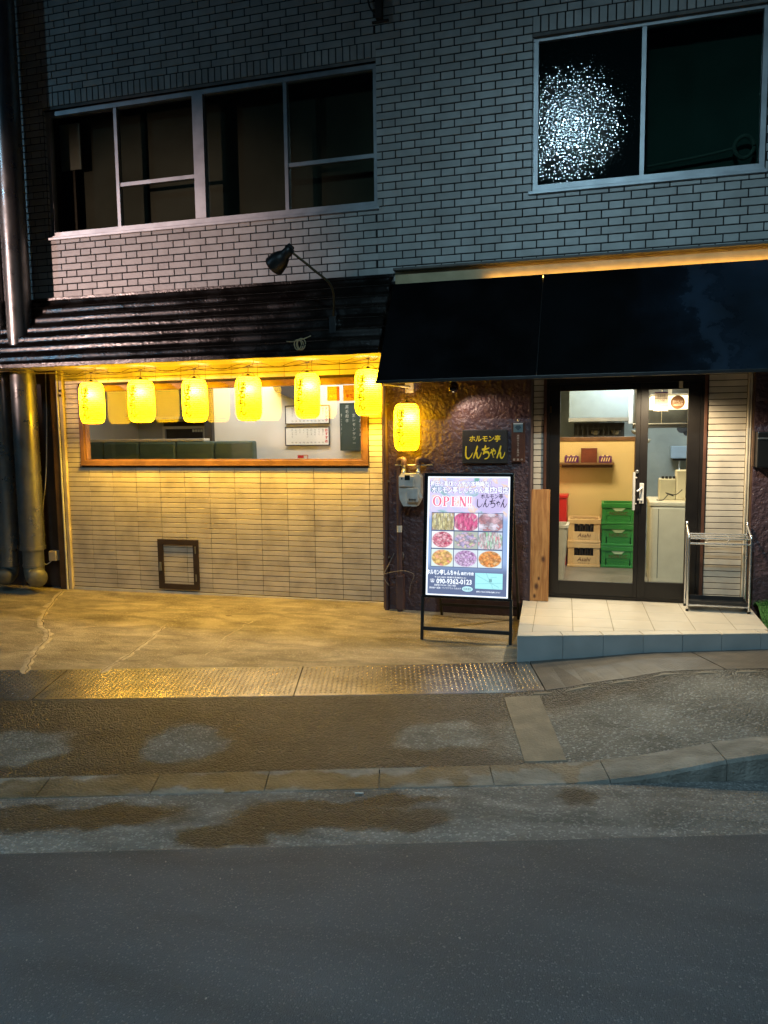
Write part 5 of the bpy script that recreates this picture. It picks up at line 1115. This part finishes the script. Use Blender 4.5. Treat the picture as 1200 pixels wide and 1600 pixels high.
# ================================================================== INSIDE THE ENTRANCE
steel_m=mat('brushed_steel',(.5,.52,.53)); FZ=.153
def crate(x,y,z,w_,d_,h,m_,label,grp,kind,word):
    t=thing('bottle_crate' if kind=='beer' else 'plastic_crate',label,'crate',(x,y,z),rnd.gauss(0,.02),grp); th=.012
    mb=MB()
    # corner posts, rims and panels, open hand holes
    for sx in (-1,1):
        for sy in (0,1): mb.bbox(sx*w_/2-(.045 if sx>0 else 0),sx*w_/2+(.045 if sx<0 else 0),sy*(d_-.045),sy*(d_-.045)+.045,0,h-.012,.006)
    for z0,z1 in ((0,.028),(h-.05,h)): 
        mb.bbox(-w_/2-.006,w_/2+.006,-.006,.022,z0,z1,.005); mb.bbox(-w_/2-.006,w_/2+.006,d_-.022,d_+.006,z0,z1,.005); mb.bbox(-w_/2-.006,-w_/2+.02,.02,d_-.02,z0,z1,.005); mb.bbox(w_/2-.02,w_/2+.006,.02,d_-.02,z0,z1,.005)
    mb.box(-w_/2+.02,w_/2-.02,.02,d_-.02,.0,.012)
    mb.build('shell',m_,t)
    if kind=='beer':
        fp=MB().bbox(-w_/2+.045,w_/2-.045,.002,.014,.028,h*.48,.003); 
        for sx in (-1,1): fp.bbox(sx*(w_/2-.056)-.012,sx*(w_/2-.056)+.012,.003,.013,h*.48,h-.05,.003)
        fp.build('front_panel',m_,t); MB().box(-w_/2+.015,-w_/2+.024,.04,d_-.04,.02,h-.05).build('side_panel',m_,t); MB().box(w_/2-.024,w_/2-.015,.04,d_-.04,.02,h-.05).build('side_panel',m_,t); MB().box(-w_/2+.04,w_/2-.04,d_-.016,d_-.008,.02,h-.05).build('back_panel',m_,t)
        text(word,.062,'lettering',mat('crate_brown_print',(.12,.045,.02),rough=.6),t,0,.0012,h*.33,bold=.012,shear=.25); text('アサヒビール',.022,'lettering',mat('crate_brown_print',(1,1,1)),t,0,.0012,h*.17)
        bm_=mat('bottle_brown',(.018,.009,.004),rough=.08,spec=.8); cap=mat('bottle_cap',(.55,.45,.2),rough=.3,metal=.8)
        for i in range(4):
            for j in range(2):
                bx=-w_/2+.055+(w_-.11)*(i+.5)/4; by=.06+j*.09
                b_=MB().lathe([(.033,.014),(.034,.02),(.034,.15),(.028,.18),(.016,.215),(.0135,.25),(.014,min(.262,h-.02))],12,Matrix.Translation((bx,by,0))).build('bottle',bm_,t); MB().lathe([(.0155,min(.255,h-.027)),(.0155,min(.268,h-.012)),(.004,min(.27,h-.01))],12,Matrix.Translation((bx,by,0))).build('cap',cap,b_)
    else:
        MB().bbox(-w_/2+.045,w_/2-.045,.002,.014,h*.42,h*.80,.003).build('front_panel',m_,t)
        for i in range(14): xx=-w_/2+.055+(w_-.11)*(i+.5)/14; MB().box(xx-.0075,xx+.0075,.004,.013,.028,h*.42).build('slat',m_,t)
        for s in (-1,1): MB().box(s*(w_/2-.012)-.005,s*(w_/2-.012)+.005,.03,d_-.03,.02,h-.05).build('side_panel',m_,t)
        MB().box(-w_/2+.04,w_/2-.04,d_-.018,d_-.008,.02,h-.05).build('back_panel',m_,t)
        MB().prism([(-.075,h*.80),(.075,h*.80),(.035,h*.64),(-.035,h*.64)],-.0015,.002).build('pale_mark',mat('crate_pale_print',(.45,.62,.40),rough=.5),t)
        text(word,.052,'lettering',mat('crate_dark_print',(.10,.06,.02),rough=.6),t,0,.0008,h*.53,bold=.015)
    return t
amber=mat('crate_amber_plastic',(.66,.46,.24),(.58,.40,.20),rough=.45); green=mat('crate_green_plastic',(.035,.26,.05),(.03,.21,.045),rough=.42)
yc=1.62; hb=.262
xl,xr=W(887,870,yc).x,W(937,870,yc).x
for k,l in enumerate(('amber beer crate standing on the floor, lower of the two','amber beer crate with brown bottles, upper of the two')): crate((xl+xr)/2,yc,FZ+k*(hb+.002),xr-xl,.36,hb,amber,l,'amber beer crates inside the door','beer','Asahi')
xl,xr=W(939.5,860,yc+.03).x,W(992,860,yc+.03).x; hg=W(960,787,yc).z-FZ; hg/=3
for k,l in enumerate(('green plastic crate at the bottom of its stack of three','green plastic crate in the middle of its stack of three','open green plastic crate at the top of its stack of three')): crate((xl+xr)/2,yc+.03,FZ+k*(hg+.001),xr-xl,.34,hg-.001,green,l,'green crates inside the door','green','NOROC')
# white bin and red crate at the left edge
c=G(880,905,FZ); bn=thing('waste_bin','pale grey waste bin half hidden at the left edge of the door glass','bin',(c.x-.13,c.y+.1,FZ)); hbn=W(880,818,c.y+.1).z-FZ
def rr(w_,d_,z,r=.04): 
    out=[]
    for sx,sy,a0 in ((1,1,0),(-1,1,90),(-1,-1,180),(1,-1,270)):
        for a in (0,30,60,90): out.append(Vector((sx*(w_/2-r)+r*math.cos(R(a0+a)),sy*(d_/2-r)+r*math.sin(R(a0+a)),z)))
    return out
mb=MB(); rings=[rr(.26,.24,0),rr(.33,.30,hbn),rr(.30,.27,hbn),rr(.24,.22,.02)]; n=16
mb.add([v for r_ in rings for v in r_],[(k*n+i,k*n+(i+1)%n,(k+1)*n+(i+1)%n,(k+1)*n+i) for k in range(3) for i in range(n)]+[tuple(range(n))[::-1],tuple(range(3*n,4*n))]); mb.build('tub',mat('bin_grey',(.55,.54,.50),(.48,.47,.43),rough=.5),bn)
mb=MB(); rings=[rr(.35,.32,hbn-.03),rr(.35,.32,hbn),rr(.325,.295,hbn),rr(.325,.295,hbn-.03)]; mb.add([v for r_ in rings for v in r_],[(k*n+i,k*n+(i+1)%n,(k+1)*n+(i+1)%n,(k+1)*n+i) for k in range(3) for i in range(n)]); mb.build('rim',mat('bin_grey',(1,1,1)),bn)
rc=W(877,773,1.75); rb=thing('red_container','red plastic container behind the waste bin','container',(rc.x-.12,1.75,FZ)); hr=rc.z-FZ
MB().bbox(-.15,W(886,773,1.70).x-rc.x+.12,-.08,.2,0,hr-.03,.012).build('body',mat('red_plastic',(.50,.02,.02),rough=.4),rb); MB().bbox(-.16,W(886,773,1.70).x-rc.x+.13,-.09,.21,hr-.03,hr,.006).build('lid',mat('red_plastic',(1,1,1)),rb)
# wall shelf and the boxes on it
a=W(877,723,PY-.14); b=W(960,723,PY-.14)
sf=thing('wall_shelf','short brown wooden shelf on the cream partition','shelf',((a.x+b.x)/2,PY-.012,a.z)); MB().bbox(-(b.x-a.x)/2-.03,(b.x-a.x)/2,-.15,.01,-.022,.0,.003).build('board',wood_frame_m,sf); MB().bbox(-(b.x-a.x)/2,(b.x-a.x)/2-.02,-.012,.01,-.06,-.022,.003).build('bracket_rail',wood_frame_m,sf)
def boxy(px0,px1,py,name,label,m_,spots):
    a=W(px0,py,PY-.13); b=W(px1,py,PY-.13); zz=a.z; t=thing(name,label,'box',((a.x+b.x)/2,PY-.08,W(900,723,PY-.14).z)); w_=b.x-a.x; h=max(.05,zz-W(900,723,PY-.14).z)
    MB().bbox(-w_/2,w_/2,-.05,.045,0,h,.004).build('carton',m_,t)
    return t,w_,h
t,w_,h=boxy(908,933,702,'wooden_box','reddish brown wooden box in the middle of the wall shelf',mat('box_red_wood',(.16,.035,.015),(.11,.022,.01),rough=.5,scale=9),0); MB().bbox(-w_/2-.003,w_/2+.003,-.053,.048,h,h+.012,.003).build('lid',mat('box_red_wood',(1,1,1)),t)
vio=mat('violet_card',(.10,.015,.11),rough=.45); ylw=mat('snack_yellow',(.80,.62,.25),rough=.5)
for p0,p1,l in ((882,904,'purple snack box at the left end of the wall shelf'),(936,956,'purple snack box at the right end of the wall shelf')):
    t,w_,h=boxy(p0,p1,713,'snack_box',l,vio,1); t['group']='snack boxes on the wall shelf'
    for i in range(5): MB().bbox(-w_/2+.008+i*(w_-.02)/5,-w_/2+.002+(i+1)*(w_-.02)/5,-.04+rnd.uniform(-.005,.02),.0,h-.004,h+rnd.uniform(.006,.02),.003).build('snack_pack',ylw if i%2 else vio,t)
    mb=MB()
    for q in range(4): x_=-w_*.36+q*w_*.19; mb.quad((x_,-.0512,h*.2),(x_+w_*.08,-.0512,h*.2),(x_+w_*.17,-.0512,h*.8),(x_+w_*.09,-.0512,h*.8))
    mb.build('printed_mark',ylw,t,kind='stuff',recalc=False)
# kitchen hood, dark rack and steel canopy beyond
a=W(890,612,3.5); b=W(981,652,3.5)
kh=thing('kitchen_hood','pale blue-grey kitchen hood above the cream partition','hood',((a.x+b.x)/2,3.5,b.z)); w_=b.x-a.x
MB().bbox(-w_/2,w_/2,-.1,.6,0,.75,.006).build('hood',mat('hood_paint',(.40,.50,.55),(.36,.45,.50),rough=.35,metal=.2,coord='World'),kh); MB().bbox(-w_/2-.008,w_/2+.008,-.11,.6,-.05,.0,.004).build('rim',steel_m,kh)
kr=thing('dish_rack','dark grid rack with dishes behind the cream partition','rack',((a.x+b.x)/2,3.75,W(930,684,3.75).z-.1)); zt=b.z-.06-kr.location.z
mb=MB(); mb.box(-w_/2+.04,w_/2-.03,.28,.3,0,zt); mb.build('back',dark_ceil,kr)
mb=MB()
for i in range(9): x=-w_/2+.1+i*(w_-.2)/8; mb.box(x-.008,x+.008,0,.02,0,zt)
for z in (.02,zt*.42,zt*.75,zt-.01): mb.box(-w_/2+.05,w_/2-.05,.002,.019,z-.007,z+.007)
mb.build('grid',black_m,kr)
for i in range(7): 
    x=-w_/2+.2+i*.13; MB().lathe([(.02,0),(.05,.02),(.062,.06),(.058,.06),(.045,.022),(.004,.012)],14,Matrix.Translation((x,.12,zt*(.42 if i%2 else .02)+.01))).build('bowl',mat('dish_cream',(.55,.45,.3),rough=.3),kr)
a=W(985,612,3.4); MB_=MB().bbox(a.x-.02,a.x+.04,3.4,3.45,W(985,662,3.4).z,2.78,.004); tag(MB_.build('white_post',int_wall),'slim white post beside the kitchen hood','post')
a=W(1012,640,2.6); b=W(1090,668,2.6)
sc2=thing('steel_canopy','dark steel extractor canopy seen through the narrow door leaf','canopy',((a.x+b.x)/2,2.6,b.z)); w_=b.x-a.x+.3
MB().bbox(-w_/2,w_/2,0,.5,0,.5,.006).build('hood',mat('dark_steel',(.20,.21,.22),(.14,.15,.16),rough=.35,metal=.8,coord='World'),sc2); MB().bbox(-w_/2-.01,w_/2+.01,-.02,.5,.04,.055,.003).build('rail',chrome_m,sc2)
MB().tube([(-.12,-.012,.05),(-.12,-.012,.5)],.006,8).build('pull_rod',chrome_m,sc2)
a=W(1018,612,2.0); b=W(1080,638,2.0)
cl=thing('ceiling_lamp','glowing cream ceiling lamp box seen at the top of the narrow door leaf','lamp',((a.x+b.x)/2,2.0,b.z)); w_=b.x-a.x
MB().bbox(-w_/2,w_/2,0,.45,0,.14,.01).build('diffuser',mat('lamp_diffuser',(.9,.85,.7),emis=(1.0,.86,.52),estr=2.2),cl); MB().bbox(-w_/2-.006,w_/2+.006,-.006,.456,.14,.16,.004).build('housing',white_plastic_m,cl)
MB().box(-.02,.02,.2,.24,.16,2.8-b.z).build('drop_rod',white_plastic_m,cl)
# freezer and the machine on it
FY=.86; fa=W(1016,790,FY).x; fb=.96; fzt=W(1040,784,FY).z
fz_=thing('chest_freezer','cream chest freezer behind the narrow door leaf','freezer',((fa+fb)/2,FY,FZ)); w_=fb-fa
MB().bbox(-w_/2,w_/2,0,.6,0,fzt-FZ-.05,.02).build('body',mat('freezer_cream',(.58,.55,.45),(.52,.49,.40),rough=.35),fz_); MB().bbox(-w_/2-.008,w_/2+.008,-.012,.61,fzt-FZ-.046,fzt-FZ,.012).build('lid',mat('freezer_cream',(1,1,1)),fz_)
MB().box(-w_/2+.075,-w_/2+.080,-.004,.0,.05,fzt-FZ-.07).build('panel_seam',black_m,fz_); MB().lathe([(.012,0),(.012,.006)],12,Matrix.Translation((.13,.0,.48))@Matrix.Rotation(R(90),4,'X')).build('keyhole',chrome_m,fz_)
a=W(1027,748,1.1); mc=thing('countertop_machine','beige countertop machine standing on the chest freezer','appliance',((W(1030,760,1.1).x+W(1056,760,1.1).x)/2,1.08,fzt)); w_=W(1056,760,1.1).x-W(1030,760,1.1).x
MB().bbox(-w_/2,w_/2,0,.2,.0,W(1040,748,1.1).z-fzt,.012).build('body',mat('machine_beige',(.50,.48,.36),(.44,.42,.32),rough=.4),mc); MB().bbox(w_/2+.002,w_/2+.12,-.01,.2,0,W(1060,735,1.1).z-fzt,.012).build('tank',mat('machine_cream',(.60,.57,.44),rough=.4),mc)
for i in range(4): MB().bbox(-w_/2+.02+i*.035,-w_/2+.045+i*.035,.02,.06,W(1040,748,1.1).z-fzt,W(1040,744,1.1).z-fzt,.003).build('button',black_m,mc)
mb=MB().tube(smooth_path([(mc.location.x-w_/2-.03,.95,fzt+.01),(mc.location.x-.05,.93,fzt+.012),W(1045,772,.95)+Vector((0,0,.0)),W(1052,775,.93),W(1040,770,.93),W(1055,773,.93),W(1066,765,.95)],5),.005,6); pc=mb.build('lead',black_m,mc); pc.matrix_parent_inverse=Matrix.Translation(mc.location).inverted()
sp=thing('wall_dispenser','pale blue dispenser and sink tap on the kitchen wall','dispenser',W(1060,705,4.55)); a=W(1048,697,4.5)-sp.location; b=W(1075,716,4.5)-sp.location
MB().bbox(a.x,b.x,-.12,.02,b.z,a.z,.01).build('box',mat('dispenser_blue',(.45,.58,.72),rough=.4),sp); MB().bbox(a.x+.03,b.x,-.10,.0,b.z-.03,b.z,.005).build('base',black_m,sp)
MB().tube(smooth_path([(a.x+.12,-.05,b.z-.03),(a.x+.12,-.08,b.z-.16),(a.x+.2,-.16,b.z-.2)],4),.014,8).build('tap',steel_m,sp)
ut=thing('hanging_utensils','dark pans and cloths hanging at the right of the kitchen','utensils',W(1066,668,3.9)); 
for i,(dx,dz,s) in enumerate(((0,0,.07),(.07,-.05,.06),(.02,.22,.05))): 
    MB().lathe([(s,0),(s*.95,-.05),(s*.7,-.055),(.004,-.056)],16,Matrix.Translation((dx,0,dz))@Matrix.Rotation(R(80),4,'X')).build('pan',black_m if i<2 else paper,ut); MB().tube([(dx,0,dz+s),(dx,0,dz+s+.12)],.008,6).build('pan_handle',black_m,ut)
# stickers on the narrow door leaf
def sticker(c0,c1,label,m_):
    Y=.0235; a=W(*c0,Y); b=W(*c1,Y); t=thing('door_sticker',label,'sticker',((a.x+b.x)/2,Y,(a.z+b.z)/2),0,'stickers on the door glass'); w_,h=b.x-a.x,a.z-b.z; return t,w_,h
t,w_,h=sticker((1023,612.5),(1043.5,631),'square printed notice sticker at the top of the narrow door leaf',None); MB().box(-w_/2,w_/2,0,.0015,-h/2,h/2).build('sheet',mat('notice_sheet',(.55,.47,.36),rough=.6),t); MB().box(-w_/2,w_/2,-.0012,-.0004,h*.38,h*.5).build('header',mat('notice_violet',(.12,.05,.18),rough=.6),t); text('営業時間',.03,'lettering',ink,t,.0,-.001,h*.16,fit=w_*.6); text('17:00',.03,'lettering',ink,t,0,-.001,-h*.22,fit=w_*.5)
MB().box(-w_/2,w_/2,-.0012,-.0004,-h*.06,-h*.02).build('rule',ink,t)
t,w_,h=sticker((1021,632),(1044,642),'blank beige sticker just under the square notice',None); MB().box(-w_/2,w_/2,0,.0015,-h/2,h/2).build('sheet',mat('blank_sheet',(.60,.50,.36),rough=.6),t)
t,w_,h=sticker((1048,618),(1070,639),'round brown sticker with pale lettering at the top of the narrow door leaf',None)
MB().add([(w_/2*math.cos(a),-.0,w_/2*math.sin(a)) for a in fr(0,2*math.pi,28)[:-1]]+[(w_/2*math.cos(a),.0015,w_/2*math.sin(a)) for a in fr(0,2*math.pi,28)[:-1]],[tuple(range(28)),tuple(range(55,27,-1))]+[(i,(i+1)%28,28+(i+1)%28,28+i) for i in range(28)]).build('disc',mat('sticker_brown',(.24,.10,.03),rough=.5),t)
sl_=mat('sticker_pale',(.75,.62,.42),rough=.5); text('おいしい',.03,'lettering',sl_,t,0,-.0012,h*.06,bold=.03,fit=w_*.72,height=h*.2); text('TAKEOUT',.03,'lettering',sl_,t,0,-.0012,-h*.18,bold=.03,fit=w_*.72,height=h*.18)
# fittings of the ceiling lights
for nm,lab,loc,sx,sy,e in (('ceiling_lamp','long white tube lamp on the dining room ceiling',(-3.6,1.3,2.955),1.3,.15,None),('ceiling_lamp','square warm lamp on the entrance ceiling',(-.1,.95,2.63),.46,.16,None),('ceiling_lamp','white tube lamp on the kitchen ceiling',(.5,3.1,2.73),.62,.13,None)):
    t=thing(nm,lab,'lamp',loc); MB().bbox(-sx,sx,-sy,sy,.012,.045,.005).build('housing',white_plastic_m,t)
t=thing('downlight','small round downlight under the signboard over the entrance step','lamp',(.35,-.46,2.098)); MB().lathe([(.045,0),(.045,-.012),(.036,-.014),(.034,-.004),(.004,-.002)],20,cap=False).build('bezel',white_plastic_m,t)
# street lamps behind the viewer that light the wall (one shows in the upstairs glass)
def street_lamp(p,label,arm):
    base=Vector((p.x+arm.x,p.y+arm.y,-.1)); t=thing('street_lamp',label,'street lamp',base,0,'street lamps across the road'); L_=lambda v:Vector(v)-base
    MB().tube([(0,0,0),(0,0,p.z+.2-base.z)],.08,14,rs=[.09,.06]).build('pole',galv_m,t); MB().tube(smooth_path([(0,0,p.z-.1-base.z),(-arm.x*.4,-arm.y*.4,p.z+.12-base.z),L_(p+Vector((0,0,.10)))],5),.03,10).build('arm',galv_m,t)
    MB().bbox(p.x-base.x-.13,p.x-base.x+.13,p.y-base.y-.24,p.y-base.y+.24,p.z-base.z+.02,p.z-base.z+.11,.02).build('lamp_head',grey_plastic_m,t)
street_lamp(LAMP_A,'street lamp across the road behind the viewer, facing the entrance',Vector((0,-.9,0)))
street_lamp(LAMP_B,'street lamp across the road further left',Vector((0,-.9,0)))
t=thing("floodlight",'small floodlight on a post across the road to the left','floodlight',(LAMP_C.x-.1,LAMP_C.y-.1,-.1)); MB().tube([(0,0,0),(0,0,4.4)],.045,12).build('post',galv_m,t); MB().bbox(-.16,.16,-.08,.06,4.22,4.42,.02).build('lamp_head',black_m,t)
